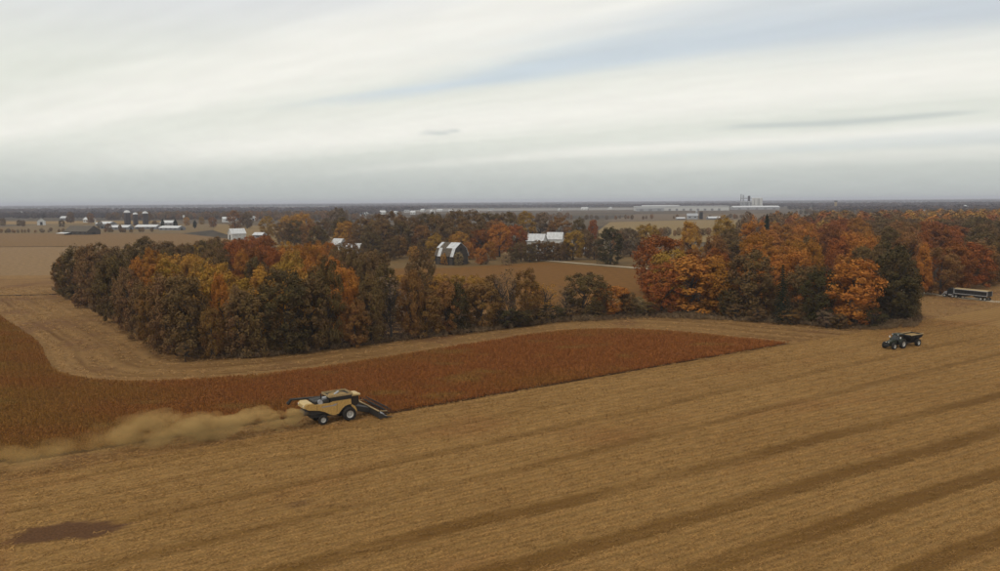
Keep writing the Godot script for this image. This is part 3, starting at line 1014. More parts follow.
const TREES := [
	["along front edge of left wood","trees on the front edge of the left wood",[
		[-148.6,-261.9,14.7,8.0,"N","o"],[-137.0,-245.7,17.9,9.7,"D","o"],[-120.3,-223.9,19.2,8.8,"B","o"],[-107.9,-207.2,14.6,6.9,"B","o"],[-98.7,-195.0,18.5,7.7,"D","r"],[-88.3,-180.8,16.0,6.6,"B","r"],[-80.1,-169.8,15.1,5.7,"B","o"],[-73.9,-161.4,14.6,5.9,"N","o"],[-67.6,-154.1,16.9,7.0,"B","o"],[-61.6,-149.9,18.0,9.9,"D","r"],[-56.2,-148.0,11.2,4.5,"N","r"],[-56.9,-156.2,17.0,4.7,"O","o"],[-51.5,-149.8,15.8,7.2,"B","o"],[-47.5,-150.9,14.6,8.2,"B","r"],[-43.3,-153.7,16.3,11.0,"G","r"],[-38.5,-155.9,16.9,8.9,"D","r"],[-35.2,-156.8,18.6,5.7,"D","o"],[-32.6,-164.4,14.0,5.5,"O","r"],[-30.4,-158.8,10.8,5.8,"N","r"],[-27.9,-163.6,16.4,6.9,"B","o"],[-24.1,-167.2,15.4,7.6,"K","k"],[-19.9,-169.0,16.1,6.1,"N","o"],[-16.9,-172.3,11.8,8.8,"N","r"]]],
	["in hedge before ploughed field","trees in the hedgerow",[
		[-12.5,-175.4,12.8,6.9,"N","o"],[-9.8,-176.4,13.1,6.4,"G","o"],[-4.4,-181.5,12.1,9.8,"N","r"],[0.2,-182.7,14.3,5.5,"K","k"],[2.4,-185.4,15.1,5.1,"K","k"],[6.4,-189.3,13.2,8.0,"N","o"],[11.6,-193.4,10.3,7.0,"Y","k"],[17.0,-196.5,9.2,7.1,"K","k"],[21.9,-199.3,12.8,10.8,"D","r"],[29.6,-202.0,8.8,9.7,"O","r"],[33.8,-200.3,6.6,5.5,"D","r"],[36.4,-201.5,5.1,4.3,"P","r"]]],
	["along front edge of right wood","trees on the front edge of the right wood",[
		[43.2,-203.3,13.3,10.4,"R","r"],[51.9,-206.2,17.3,20.2,"O","r"],[57.4,-201.0,16.6,10.9,"O","o"],[59.1,-195.8,8.2,5.9,"G","r"],[63.6,-196.3,18.3,12.9,"D","o"],[68.8,-197.2,10.6,6.6,"N","r"],[68.6,-186.0,14.8,6.8,"S","s"],[76.5,-191.1,13.6,9.2,"D","r"],[76.8,-184.6,14.6,8.4,"G","o"],[84.5,-183.4,17.5,14.8,"O","r"],[95.9,-186.8,20.1,13.4,"G","o"],[102.5,-192.3,14.3,7.0,"D","o"]]],
	["on wood edge behind truck","trees on the wood edge behind the truck",[
		[130.0,-235.3,16.6,7.9,"O","c"],[138.6,-240.8,15.3,10.9,"N","r"],[148.7,-251.0,17.2,11.4,"R","o"],[158.7,-259.9,17.4,14.1,"R","r"],[169.1,-267.8,15.6,12.1,"N","r"],[179.9,-277.1,15.8,12.6,"B","o"],[190.6,-283.9,16.1,14.6,"N","r"]]],
	["around barn and farmhouse","trees of the farmstead",[
		[-147.4,-415.0,11.6,8.4,"N","r"],[-137.5,-405.0,12.5,9.0,"R","r"],[-129.5,-400.0,13.2,9.5,"R","r"],[-129.4,-420.0,14.0,10.1,"R","r"],[-88.8,-400.0,10.4,7.5,"D","r"],[-81.2,-420.0,11.5,8.3,"B","r"],[-70.3,-390.0,8.2,5.9,"D","r"],[-69.9,-425.0,15.0,10.8,"D","r"],[-66.7,-440.0,21.3,15.4,"D","o"],[-57.7,-405.0,12.5,9.0,"D","o"],[-54.9,-420.0,14.0,10.1,"N","r"],[-43.8,-390.0,9.0,6.5,"Y","r"],[-40.7,-415.0,12.0,8.6,"D","r"],[-33.4,-400.0,14.6,10.4,"Y","o"],[-26.7,-372.0,6.0,4.3,"Y","r"],[-29.3,-440.0,18.8,13.5,"D","r"],[-19.7,-368.0,6.2,4.5,"P","r"],[-22.5,-430.0,15.6,11.3,"Y","r"],[-15.9,-405.0,10.1,7.3,"O","r"],[-10.7,-430.0,16.7,12.0,"R","r"],[-9.2,-372.0,8.8,6.3,"O","r"],[-6.8,-374.0,5.8,4.1,"P","r"],[-5.2,-400.0,10.3,7.4,"O","r"],[0.0,-425.0,17.9,12.9,"O","r"],[2.9,-368.0,7.0,5.1,"P","r"],[6.5,-380.0,8.7,6.3,"D","r"],[9.8,-440.0,18.5,13.3,"R","r"],[10.8,-392.0,10.6,7.6,"D","r"],[15.1,-385.0,9.4,6.8,"D","r"],[19.5,-392.0,11.0,7.9,"D","r"],[23.7,-395.0,9.8,7.1,"D","r"],[27.4,-396.0,10.8,7.8,"N","r"],[30.7,-392.0,10.4,7.5,"D","r"],[34.8,-398.0,10.1,7.3,"D","r"],[38.1,-400.0,16.2,11.7,"Y","r"],[47.7,-430.0,15.1,10.9,"D","r"],[49.1,-400.0,13.0,9.4,"D","r"],[52.9,-368.0,17.2,12.4,"G","r"],[69.0,-440.0,14.7,10.6,"N","r"],[71.3,-420.0,16.4,11.8,"K","o"],[81.8,-432.0,18.8,13.5,"Y","r"]]],
	["in tall rear row behind farmstead","trees behind the farmstead",[
		[-325.0,-950.0,23.6,17.0,"N","o"],[-310.1,-950.0,21.1,15.2,"D","r"],[-210.2,-700.0,19.6,14.1,"Y","r"],[-157.2,-560.0,16.5,11.9,"D","r"],[-175.5,-640.0,22.9,16.5,"Y","r"],[-147.7,-560.0,20.1,14.5,"D","r"],[-152.0,-600.0,24.8,17.9,"Y","r"],[-127.7,-520.0,18.7,13.5,"N","r"],[-110.5,-470.0,17.3,12.5,"D","r"],[-137.1,-600.0,18.5,13.3,"D","r"],[-139.6,-660.0,27.5,19.8,"K","o"],[-105.3,-520.0,23.3,16.8,"D","r"],[-96.5,-480.0,20.7,14.9,"Y","r"],[-82.3,-470.0,23.2,16.7,"B","r"],[-76.1,-455.0,19.9,13.0,"B","r"],[-78.4,-500.0,24.1,16.9,"D","r"],[-70.6,-520.0,25.1,18.1,"B","r"],[-57.6,-450.0,18.7,12.9,"D","r"],[-53.3,-480.0,23.5,16.9,"D","r"],[-44.7,-450.0,18.6,13.4,"N","r"],[-48.5,-530.0,25.5,18.4,"D","r"],[-36.2,-470.0,23.5,16.9,"D","r"],[-28.7,-500.0,26.3,18.9,"D","r"],[-20.0,-450.0,20.2,14.0,"N","r"],[-18.2,-480.0,24.5,17.7,"D","r"],[-10.7,-455.0,19.4,14.0,"D","o"],[-6.8,-520.0,25.3,18.2,"D","r"],[-1.8,-460.0,21.6,14.3,"N","r"],[3.9,-500.0,24.8,16.9,"D","o"],[17.7,-520.0,23.1,14.9,"Y","o"],[28.9,-540.0,23.5,15.4,"K","o"],[38.4,-490.0,20.2,14.0,"N","r"],[54.0,-530.0,20.0,10.3,"D","o"],[67.3,-560.0,18.6,8.7,"R","r"]]],
	["at left end of right wood","trees at the left end of the right wood",[
		[52.3,-250.0,20.9,15.0,"R","r"],[49.4,-225.0,17.1,12.3,"Y","r"],[81.9,-330.0,22.6,11.1,"Y","o"],[84.3,-300.0,18.1,11.7,"N","o"],[122.9,-420.0,23.1,13.1,"Y","o"],[114.8,-360.0,22.2,12.2,"K","o"],[108.7,-330.0,23.2,14.6,"O","r"],[145.4,-420.0,23.0,5.5,"S","c"]]],
	["among young trees before barn","young trees between barn and hedge",[
		[-27.8,-222.0,10.0,6.9,"Y","r"],[-23.5,-212.0,9.0,6.5,"N","r"],[-22.4,-226.0,9.9,7.0,"N","r"],[-18.0,-215.0,8.3,6.0,"Y","r"],[-18.0,-230.0,9.8,7.1,"Y","r"],[-12.7,-232.0,9.0,6.5,"Y","r"],[-9.5,-214.0,8.1,5.8,"N","r"],[-7.4,-228.0,9.0,6.5,"Y","r"],[-2.4,-232.0,8.6,6.2,"N","r"],[10.2,-222.0,7.2,5.1,"Y","r"]]],
	["around silo farm at far left","trees around the silo farm",[
		[-738.7,-1150.0,11.2,8.1,"D","r"],[-696.0,-1120.0,10.1,7.3,"D","r"],[-684.0,-1110.0,9.5,6.9,"D","r"],[-511.3,-880.0,5.0,3.6,"B","r"],[-595.0,-1050.0,11.0,7.9,"D","r"],[-721.4,-1300.0,19.8,14.3,"D","r"],[-661.0,-1250.0,18.4,13.2,"N","o"],[-506.7,-980.0,9.3,6.7,"D","r"],[-455.9,-900.0,9.8,7.1,"B","r"],[-444.3,-905.0,7.2,5.2,"B","r"],[-594.1,-1300.0,20.6,14.9,"N","r"],[-428.7,-960.0,10.5,7.5,"D","o"],[-436.1,-1000.0,11.0,7.8,"S","c"],[-419.2,-1000.0,10.8,7.8,"S","c"],[-445.3,-1100.0,11.7,8.4,"Y","r"],[-378.6,-960.0,10.2,7.3,"S","c"],[-443.0,-1150.0,12.2,8.8,"Y","r"],[-370.8,-1000.0,14.4,10.4,"N","r"]]],
	["in first rank inside left wood","trees inside the left wood",[
		[-86.7,-195.9,16.9,8.9,"O","o"],[-81.9,-189.1,16.2,8.0,"Y","o"],[-70.7,-190.8,16.0,8.6,"Y","o"],[-65.5,-177.6,16.2,8.9,"Y","r"],[-57.6,-173.1,15.0,8.7,"Y","r"],[-51.9,-168.0,17.0,7.7,"Y","o"],[-52.6,-175.7,17.4,7.1,"D","r"],[-57.9,-215.4,16.3,7.9,"Y","o"],[-45.6,-172.4,16.3,8.5,"Y","r"],[-48.1,-195.6,17.4,8.9,"O","o"],[-43.0,-181.9,16.0,7.9,"D","o"],[-40.3,-196.7,15.2,8.2,"O","r"],[-35.0,-173.2,17.1,8.4,"O","r"],[-41.3,-212.3,17.2,7.1,"B","o"],[-38.3,-220.4,17.1,7.3,"D","r"],[-31.7,-205.7,14.5,7.3,"D","o"],[-29.0,-192.4,16.1,7.2,"D","o"],[-21.4,-202.8,17.1,7.8,"D","r"]]],
	["in second rank inside left wood","trees inside the left wood",[
		[-107.2,-228.3,16.4,7.2,"O","r"],[-98.9,-218.8,17.1,7.1,"O","o"],[-93.1,-228.9,15.9,7.7,"Y","o"],[-88.1,-225.7,15.7,8.4,"Y","o"],[-84.1,-222.2,15.1,7.5,"Y","r"],[-88.9,-239.5,17.2,8.7,"D","o"],[-79.2,-214.2,17.2,8.2,"D","o"],[-74.4,-234.0,15.7,7.1,"D","r"],[-70.0,-238.4,16.5,8.3,"R","o"],[-67.3,-233.9,17.1,7.4,"R","r"],[-63.4,-222.9,14.6,8.3,"Y","r"],[-62.3,-229.8,17.0,9.0,"Y","r"],[-61.2,-240.6,16.1,8.5,"O","o"],[-60.6,-245.7,17.0,7.8,"O","r"],[-49.2,-225.1,15.9,8.4,"O","r"],[-51.5,-235.5,15.4,7.5,"O","o"],[-42.5,-254.3,15.1,8.3,"D","r"],[-37.6,-232.9,17.2,8.4,"D","r"]]],
	["in third rank inside left wood","trees inside the left wood",[
		[-124.7,-261.4,17.2,7.5,"D","o"],[-115.9,-245.1,15.8,9.0,"D","o"],[-119.1,-258.1,14.9,8.5,"O","o"],[-113.8,-259.8,15.2,7.7,"Y","o"],[-115.5,-265.1,16.0,7.8,"D","o"],[-104.5,-245.5,14.5,9.1,"Y","o"],[-97.7,-245.7,15.4,9.0,"Y","r"],[-99.4,-269.6,17.5,8.5,"D","r"],[-97.1,-264.3,17.0,8.2,"D","r"],[-84.4,-251.7,17.4,7.2,"O","o"],[-84.2,-266.6,16.9,8.6,"R","r"],[-76.1,-272.8,14.9,8.7,"O","o"],[-71.9,-266.1,14.9,7.5,"O","r"],[-67.5,-253.8,16.1,7.8,"O","o"],[-64.6,-276.7,15.7,8.2,"O","o"],[-55.5,-258.7,15.9,8.7,"B","o"],[-55.5,-269.4,16.7,9.0,"B","o"],[-51.5,-253.2,16.1,7.8,"B","r"]]],
	["in fourth rank inside left wood","trees inside the left wood",[
		[-145.5,-272.0,16.4,7.8,"D","o"],[-145.4,-280.1,15.8,8.9,"B","o"],[-140.9,-276.2,15.6,9.1,"B","o"],[-134.7,-270.1,17.4,8.1,"D","o"],[-138.9,-287.4,16.0,8.4,"D","r"],[-121.7,-272.8,16.4,9.4,"D","r"],[-122.6,-285.1,15.4,9.2,"D","o"],[-124.8,-293.3,14.5,8.6,"D","r"],[-114.5,-277.6,17.3,7.5,"D","r"],[-107.1,-276.9,14.8,9.0,"D","r"],[-113.9,-298.3,14.7,9.1,"D","r"],[-100.6,-290.9,16.9,9.7,"R","o"],[-101.5,-298.0,17.0,9.9,"R","o"],[-96.7,-304.3,14.9,9.8,"R","r"],[-90.0,-294.9,15.2,10.0,"R","o"],[-72.9,-286.7,16.1,8.8,"O","r"],[-70.1,-298.8,16.4,8.1,"O","o"],[-67.6,-306.7,15.3,9.2,"O","r"]]],
	["in fifth rank inside left wood","trees inside the left wood",[
		[-141.4,-306.0,17.1,8.2,"D","r"],[-138.1,-299.1,17.1,10.1,"D","o"],[-135.2,-315.4,16.1,9.8,"D","o"],[-120.4,-298.2,16.8,9.0,"D","o"],[-122.3,-306.0,15.0,10.0,"Y","r"],[-130.5,-331.2,14.7,10.3,"D","o"],[-123.4,-316.0,14.9,8.9,"D","o"],[-125.8,-325.8,15.4,9.4,"D","r"],[-124.5,-335.4,16.8,10.4,"D","o"],[-116.6,-315.6,17.2,9.6,"D","r"],[-106.0,-316.0,16.5,8.4,"R","r"],[-109.4,-331.7,16.2,8.8,"R","r"],[-101.7,-332.7,17.4,9.2,"R","o"],[-96.2,-317.1,15.6,10.6,"R","o"],[-89.8,-324.1,14.7,8.6,"Y","r"],[-75.4,-319.9,14.5,10.7,"O","o"]]],
	["in first rank inside right wood","trees inside the right wood",[
		[62.2,-250.9,16.1,9.5,"R","r"],[75.6,-272.1,19.5,9.9,"N","r"],[65.1,-229.1,16.7,9.0,"R","o"],[77.0,-235.3,19.0,10.2,"O","o"],[75.7,-228.1,18.1,9.9,"O","r"],[92.2,-276.7,18.8,10.1,"O","r"],[84.3,-248.7,18.7,10.4,"O","r"],[77.6,-217.7,16.3,10.4,"O","r"],[87.9,-237.8,17.5,11.0,"O","r"],[102.6,-270.8,18.1,10.0,"O","r"],[83.4,-215.0,17.5,8.9,"O","r"],[112.0,-280.1,17.9,10.3,"D","r"],[95.1,-235.6,18.9,8.9,"O","o"],[118.6,-269.7,17.8,10.3,"R","o"],[111.5,-243.1,16.2,11.2,"O","r"],[110.8,-233.5,17.4,9.5,"D","r"],[126.3,-265.5,18.9,9.7,"O","r"],[108.9,-225.7,17.4,8.7,"D","r"],[124.1,-249.9,17.1,9.1,"D","r"]]],
	["in second rank inside right wood","trees inside the right wood",[
		[95.7,-323.1,16.3,11.5,"D","r"],[93.5,-313.8,16.6,12.4,"D","r"],[102.9,-344.1,17.4,11.2,"D","o"],[132.7,-377.1,16.7,14.8,"O","o"],[114.1,-296.0,18.0,10.8,"O","o"],[125.0,-320.2,16.5,12.1,"O","o"],[120.3,-300.6,18.7,10.0,"O","o"],[149.3,-371.0,17.7,11.8,"O","r"],[159.2,-369.4,16.8,11.6,"R","o"],[127.3,-279.8,19.9,11.1,"O","r"],[137.1,-294.9,18.9,10.1,"O","o"],[150.3,-312.5,18.0,12.4,"O","o"],[161.3,-329.6,17.3,10.5,"D","r"],[179.9,-360.9,18.7,11.6,"D","o"],[148.7,-293.3,19.0,10.2,"D","o"],[149.7,-284.0,19.4,11.3,"N","o"],[171.5,-311.5,19.5,10.2,"R","o"],[202.5,-324.7,16.8,12.9,"D","o"],[184.1,-294.5,16.4,11.4,"B","r"]]],
	["in third rank inside right wood","trees inside the right wood",[
		[152.5,-430.1,18.4,13.5,"O","o"],[140.2,-382.7,17.5,14.1,"O","o"],[156.9,-398.4,18.3,15.8,"O","r"],[173.5,-403.3,17.7,14.4,"R","r"],[165.4,-381.8,17.1,15.2,"R","o"],[182.1,-414.8,17.9,13.0,"R","r"],[169.5,-370.4,16.6,12.3,"O","r"],[192.5,-413.0,18.6,14.5,"O","o"],[197.5,-383.8,19.0,14.8,"N","r"],[189.5,-362.8,16.8,12.2,"N","r"],[206.5,-388.1,17.6,14.4,"N","r"],[199.8,-375.2,18.8,12.2,"N","r"],[220.1,-401.1,19.7,12.6,"R","o"],[203.8,-359.3,17.9,14.0,"R","o"],[213.8,-364.0,16.7,12.4,"R","o"],[221.2,-376.9,19.0,13.5,"R","o"],[213.6,-342.7,18.1,10.9,"D","r"],[237.5,-378.1,17.9,14.1,"D","r"],[242.8,-365.9,16.7,13.7,"B","r"]]],
	["in fourth rank inside right wood","trees inside the right wood",[
		[177.8,-457.8,18.1,13.8,"O","o"],[170.0,-435.3,17.6,14.0,"O","r"],[170.8,-424.9,19.6,13.4,"O","o"],[183.8,-430.6,17.9,15.5,"O","o"],[196.5,-445.2,18.4,16.1,"R","r"],[215.9,-480.1,19.4,18.0,"R","o"],[207.8,-451.0,19.3,13.7,"O","o"],[202.7,-419.2,18.3,13.1,"D","o"],[230.7,-472.8,18.3,17.4,"D","r"],[219.0,-435.6,16.3,15.1,"D","r"],[232.5,-451.3,18.2,14.4,"N","o"],[239.0,-462.3,19.7,14.5,"B","r"],[217.3,-419.1,17.2,15.6,"N","r"],[244.4,-433.2,19.7,16.6,"R","r"],[260.2,-442.9,16.2,16.4,"R","o"],[256.7,-429.0,16.2,15.6,"R","r"],[249.6,-399.8,16.6,12.5,"D","o"],[260.1,-394.4,18.3,15.0,"D","o"],[270.6,-405.9,17.6,14.3,"D","r"]]],
	["in fifth rank inside right wood","trees inside the right wood",[
		[221.7,-506.2,16.7,15.3,"R","r"],[239.5,-500.1,18.9,17.3,"D","r"],[268.8,-532.4,19.1,17.8,"B","o"],[262.9,-511.8,16.8,19.5,"N","r"],[289.0,-547.8,19.2,19.9,"B","r"],[285.7,-502.6,18.2,16.1,"D","r"],[289.9,-492.5,19.8,18.7,"D","r"],[300.3,-503.9,17.9,17.0,"D","o"],[294.7,-479.3,20.0,16.9,"D","r"],[301.0,-488.3,18.0,16.9,"D","r"],[327.5,-529.3,18.8,19.0,"D","o"],[280.7,-447.0,18.5,13.8,"D","o"],[313.4,-498.5,16.8,15.4,"D","o"],[311.5,-483.9,17.2,17.3,"D","o"],[298.8,-463.4,18.0,15.7,"D","o"],[326.0,-502.9,17.8,18.7,"D","r"]]],
]
const SHRUBS := [[-60.2,-144.9,4.4,3.1,"B"], [1.1,-181.6,5.7,6.6,"G"], [4.8,-184.4,4.6,6.7,"G"], [9.1,-188.8,4.4,6.9,"D"], [13.0,-192.0,4.7,7.5,"G"], [17.8,-194.8,3.8,7.1,"D"], [25.1,-197.4,4.2,6.0,"D"], [38.8,-200.0,4.3,5.5,"D"], [59.3,-192.2,5.1,5.3,"D"], [63.7,-188.8,4.1,5.2,"B"], [70.6,-185.5,4.0,5.6,"N"], [76.6,-178.9,4.8,4.4,"K"], [78.8,-177.4,4.1,4.3,"D"], [87.5,-179.0,5.2,6.0,"G"]]

# ---------------------------------------------------------------- farms and far buildings
func gable(w: float, wall: float, roof: float) -> PackedVector2Array:
	return PackedVector2Array([Vector2(-w / 2, -0.3), Vector2(w / 2, -0.3), Vector2(w / 2, wall), Vector2(0, wall + roof), Vector2(-w / 2, wall)])

func roof_slope(w: float, wall: float, roof: float, side: float, thick := 0.22, over := 0.5) -> PackedVector2Array:
	var d := Vector2(side * w / 2, -roof).normalized()
	var n := Vector2(-d.y * side, d.x * side) * side
	if n.y < 0: n = -n
	var a := Vector2(0, wall + roof) + n * 0.02
	var b := Vector2(side * w / 2, wall) + d * over + n * 0.02
	var p := PackedVector2Array([a, b, b + n * thick, a + n * thick + Vector2(0, thick * 0.1)])
	return p

# ridge along the local z axis
func shed(called: String, label: String, category: String, x: float, z: float, turn: float, w: float, l: float, wall: float, roof: float, wm: Material, rm: Material, doors := 1, windows := 0, group := "") -> Node3D:
	var o := thing(called, label, category, Vector3(x, 0, z), turn, group)
	part(o, "wall", prism(gable(w, wall, roof), -l / 2, l / 2, 0.0), wm)
	for sd in [-1.0, 1.0]:
		part(o, "roof", prism(roof_slope(w, wall, roof, sd), -l / 2 - 0.5, l / 2 + 0.5, 0.0), rm)
	for i in doors:
		var dx := (i - (doors - 1) / 2.0) * w * 0.4
		part(o, "door", box(Vector3(dx, wall * 0.4, l / 2 + 0.03), Vector3(minf(w * 0.3, 4.0), wall * 0.8, 0.12), 0.02), M.dark_gap)
	for i in windows:
		var zz := -l / 2 + l * (i + 0.5) / windows
		for sd in [-1.0, 1.0]:
			part(o, "window", box(Vector3(sd * (w / 2 + 0.02), wall * 0.55, zz), Vector3(0.12, wall * 0.3, minf(l / windows * 0.45, 3.0)), 0.02), M.glass)
	return o

func silo(label: String, x: float, z: float, r: float, h: float, cap: Material, wallm: Material, group: String):
	var o := thing("farm_silo", label, "silo", Vector3(x, 0, z), 0.0, group)
	part(o, "wall", lathe([[r, -0.3], [r, h]], 20), wallm)
	part(o, "dome", lathe([[r + 0.15, h], [r * 0.92, h + r * 0.38], [r * 0.6, h + r * 0.7], [0.0, h + r * 0.82]], 20), cap)
	for i in 5:
		part(o, "hoop", lathe([[r + 0.01, h * (i + 0.6) / 5.2], [r + 0.1, h * (i + 0.6) / 5.2 + 0.1], [r + 0.01, h * (i + 0.6) / 5.2 + 0.2]], 20), M.dark_metal)
	part(o, "chute", box(Vector3(0, h / 2, r + 0.45), Vector3(1.1, h, 0.9), 0.05), wallm)

func build_farms():
	build_barn()
	silo("tallest left silo with pale dome behind the long white barns", -550, -1143, 4.4, 18.0, M.white_roof, M.concrete, "silos of the left farm")
	silo("shorter middle silo with pale dome behind the long white barns", -536, -1139, 3.5, 15.5, M.white_roof, M.concrete, "silos of the left farm")
	silo("right silo with pale dome behind the long white barns", -520, -1136, 3.9, 16.8, M.white_roof, M.concrete, "silos of the left farm")
	shed("dairy_barn", "long low white-roofed barn in front of the left silo", "barn", -458, -936, 1.45, 13, 24, 2.8, 2.4, M.grey_wall, M.white_roof, 1, 4, "white-roofed barns of the left farm")
	shed("dairy_barn", "long low white-roofed barn in front of the right silo", "barn", -431, -948, 1.45, 13, 27, 2.8, 2.4, M.grey_wall, M.white_roof, 1, 4, "white-roofed barns of the left farm")
	shed("dairy_barn", "low white-roofed barn at right end of the silo farm", "barn", -384, -906, 1.3, 14, 26, 2.6, 2.2, M.grey_wall, M.white_roof, 1, 4, "white-roofed barns of the left farm")
	shed("dairy_barn", "white-roofed barn tucked behind, left of the three silos", "barn", -560, -1100, 1.2, 14, 26, 3.2, 3.0, M.grey_wall, M.white_roof, 1, 4, "white-roofed barns of the left farm")
	shed("dairy_barn", "white-roofed shed just right of the three silos", "barn", -480, -1120, 1.5, 12, 18, 3.4, 3.2, M.grey_wall, M.white_roof, 1, 3, "white-roofed barns of the left farm")
	shed("farm_shed", "grey open shed with pale roof left of the silo farm", "shed", -505, -985, 0.5, 8, 12, 3.6, 2.0, M.grey_wall, M.white_roof, 2, 2)
	var b := shed("old_barn", "broad brown-roofed barn left of the silo farm", "barn", -428, -792, 1.25, 17, 30, 3.2, 5.4, M.old_board, M.dark_roof, 1, 5)
	part(b, "lean_to_roof", box(Vector3(-11.5, 3.2, -12), Vector3(7, 0.25, 13), 0.05), M.white_roof, Vector3.ZERO, Vector3(0, 0, 0.12))
	var h := shed("farmhouse", "small brown-roofed house with pale walls at far left", "house", -698, -1178, 0.5, 11, 13, 6.0, 4.8, M.white_wall, M.dark_roof, 1, 3)
	part(h, "chimney", box(Vector3(1.5, 10.5, 2), Vector3(0.9, 2.6, 0.9), 0.04), M.concrete)
	shed("long_shed", "long white shed standing beyond the small house at far left", "shed", -1164, -1976, 1.5, 14, 42, 4.2, 3.0, M.white_wall, M.white_roof, 1, 6)
	shed("farm_shed", "bright white shed left of the silos beyond the brown barn", "shed", -701, -1322, 1.2, 11, 17, 5.2, 3.6, M.white_wall, M.white_roof, 1, 3)
	shed("farm_shed", "tiny pale gabled shed between small house and white shed", "shed", -877, -1559, 1.4, 10, 12, 4.0, 3.4, M.grey_wall, M.white_roof, 1, 2)
	shed("farm_shed", "faint white shed at the far left under the horizon", "shed", -1684, -2706, 1.5, 16, 30, 5.0, 3.5, M.white_wall, M.white_roof, 1, 3)
	var t := thing("water_tower", "small white upright tank on legs right of the silo farm", "tower", Vector3(-567, 0, -1389))
	part(t, "tank", lathe([[0.3, 5.2], [1.9, 6.4], [1.9, 9.4], [0.2, 10.6]], 16), M.white_wall)
	for k in 4: part(t, "leg", tube(Vector3(1.5 * cos(k * PI / 2 + 0.4), -0.3, 1.5 * sin(k * PI / 2 + 0.4)), Vector3(1.2 * cos(k * PI / 2 + 0.4), 6.4, 1.2 * sin(k * PI / 2 + 0.4)), 0.16), M.white_wall)
	shed("machine_shed", "white barn behind the left wood, dark gable door facing left", "barn", -223, -655, -0.9, 9.5, 12, 5.0, 4.0, M.white_wall, M.white_roof, 1, 0)
	shed("farm_shed", "low pale shed half hidden right of the white barn", "shed", -209, -672, 1.3, 7, 9, 3.0, 2.0, M.grey_wall, M.white_roof, 1, 1)
	shed("farmhouse", "white-roofed house left of two among the middle trees", "house", -98, -470, 0.9, 6.5, 8, 5.0, 3.4, M.white_wall, M.white_roof, 1, 2)
	shed("farm_shed", "low white-roofed shed right of two among the middle trees", "shed", -88, -462, 1.4, 6, 10, 3.4, 2.4, M.white_wall, M.white_roof, 1, 2)
	var fh := shed("farmhouse", "white metal-roofed farmhouse right of the orange trees", "house", 22, -455, 1.15, 7, 10, 7.2, 3.8, M.white_wall, M.white_roof, 1, 3)
	part(fh, "porch_roof", box(Vector3(5.6, 5.6, 1.0), Vector3(3.4, 0.25, 7), 0.04), M.white_roof, Vector3.ZERO, Vector3(0, 0, -0.22))
	part(fh, "chimney", box(Vector3(0.6, 11.4, -3), Vector3(0.8, 1.8, 0.8), 0.04), M.concrete)
	shed("farm_shed", "white-roofed wing building right behind the farmhouse", "shed", 33, -458, 1.25, 6, 9, 8.0, 3.8, M.white_wall, M.white_roof, 1, 2)
	shed("garden_shed", "tiny white shed beside the dark tree above the farm road", "shed", 50, -440, 0.6, 2.6, 3.4, 2.4, 1.3, M.white_wall, M.white_roof, 1, 0)
	shed("farm_shed", "blue-grey shed beside the dark silo on the yellow field", "shed", 316, -1268, 1.4, 12, 17, 5.4, 3.6, M.galvanised, M.galvanised, 1, 2)
	silo("narrow dark silo beside the blue-grey shed on the yellow field", 330, -1266, 2.9, 11.0, M.dark_roof, M.black, "silos on the yellow field")
	silo("pale thin silo between the blue-grey shed and the dark silo", 324.5, -1274, 1.6, 12.5, M.galvanised, M.galvanised, "silos on the yellow field")
	shed("farm_shed", "low white-roofed shed left of the blue-grey shed", "shed", 291, -1244, 1.5, 9, 13, 1.8, 1.6, M.grey_wall, M.white_roof, 1, 2)
	shed("farm_shed", "low white-roofed shed right of the dark silo", "shed", 341, -1232, 1.7, 10, 20, 2.2, 2.2, M.grey_wall, M.white_roof, 1, 3)
	build_factory()
	build_elevator()
	shed("warehouse", "long white warehouse under the horizon at far right", "warehouse", 1445, -2380, 1.55, 40, 138, 7.0, 3.0, M.white_wall, M.white_roof, 2, 8)
	var tw := thing("radio_mast_building", "slender brownish tower under the horizon right of the elevator", "tower", Vector3(1214, 0, -2796))
	part(tw, "shaft", box(Vector3(0, 10.5, 0), Vector3(7, 22, 6), 0.2), M.tan)
	part(tw, "head", box(Vector3(0, 24.0, 0), Vector3(9, 5, 8), 0.2), M.concrete)
	# village strung out under the horizon
	rng.seed = 61
	var spots := [[365, 1900], [379, 2300], [384, 2050], [391, 2500], [397, 2100], [408, 2400], [414, 2000], [424, 2500], [433, 2200], [441, 2600], [452, 2350], [463, 2600], [476, 2400], [492, 2700], [283, 1700], [296, 1900], [308, 1750], [255, 1400], [231, 1290], [905, 2300], [930, 2100], [925, 1500], [560, 2500], [585, 2700], [610, 2900]]
	spots.sort_custom(func(a, b): return a[0] < b[0])
	for i in spots.size():
		var q: Array = spots[i]
		var x: float = (q[0] - 500.0) / 770.0 * q[1]
		shed("village_house", ORDINAL[i] + " tiny white house from left in the distant village under the horizon", "house", x, -q[1], rng.randf() * 3.0, rng.randf_range(9, 14), rng.randf_range(11, 26), rng.randf_range(4, 6), rng.randf_range(2.5, 4.5), M.white_wall, M.white_roof if rng.randf() < 0.7 else M.grey_wall, 1, 2, "distant village houses")

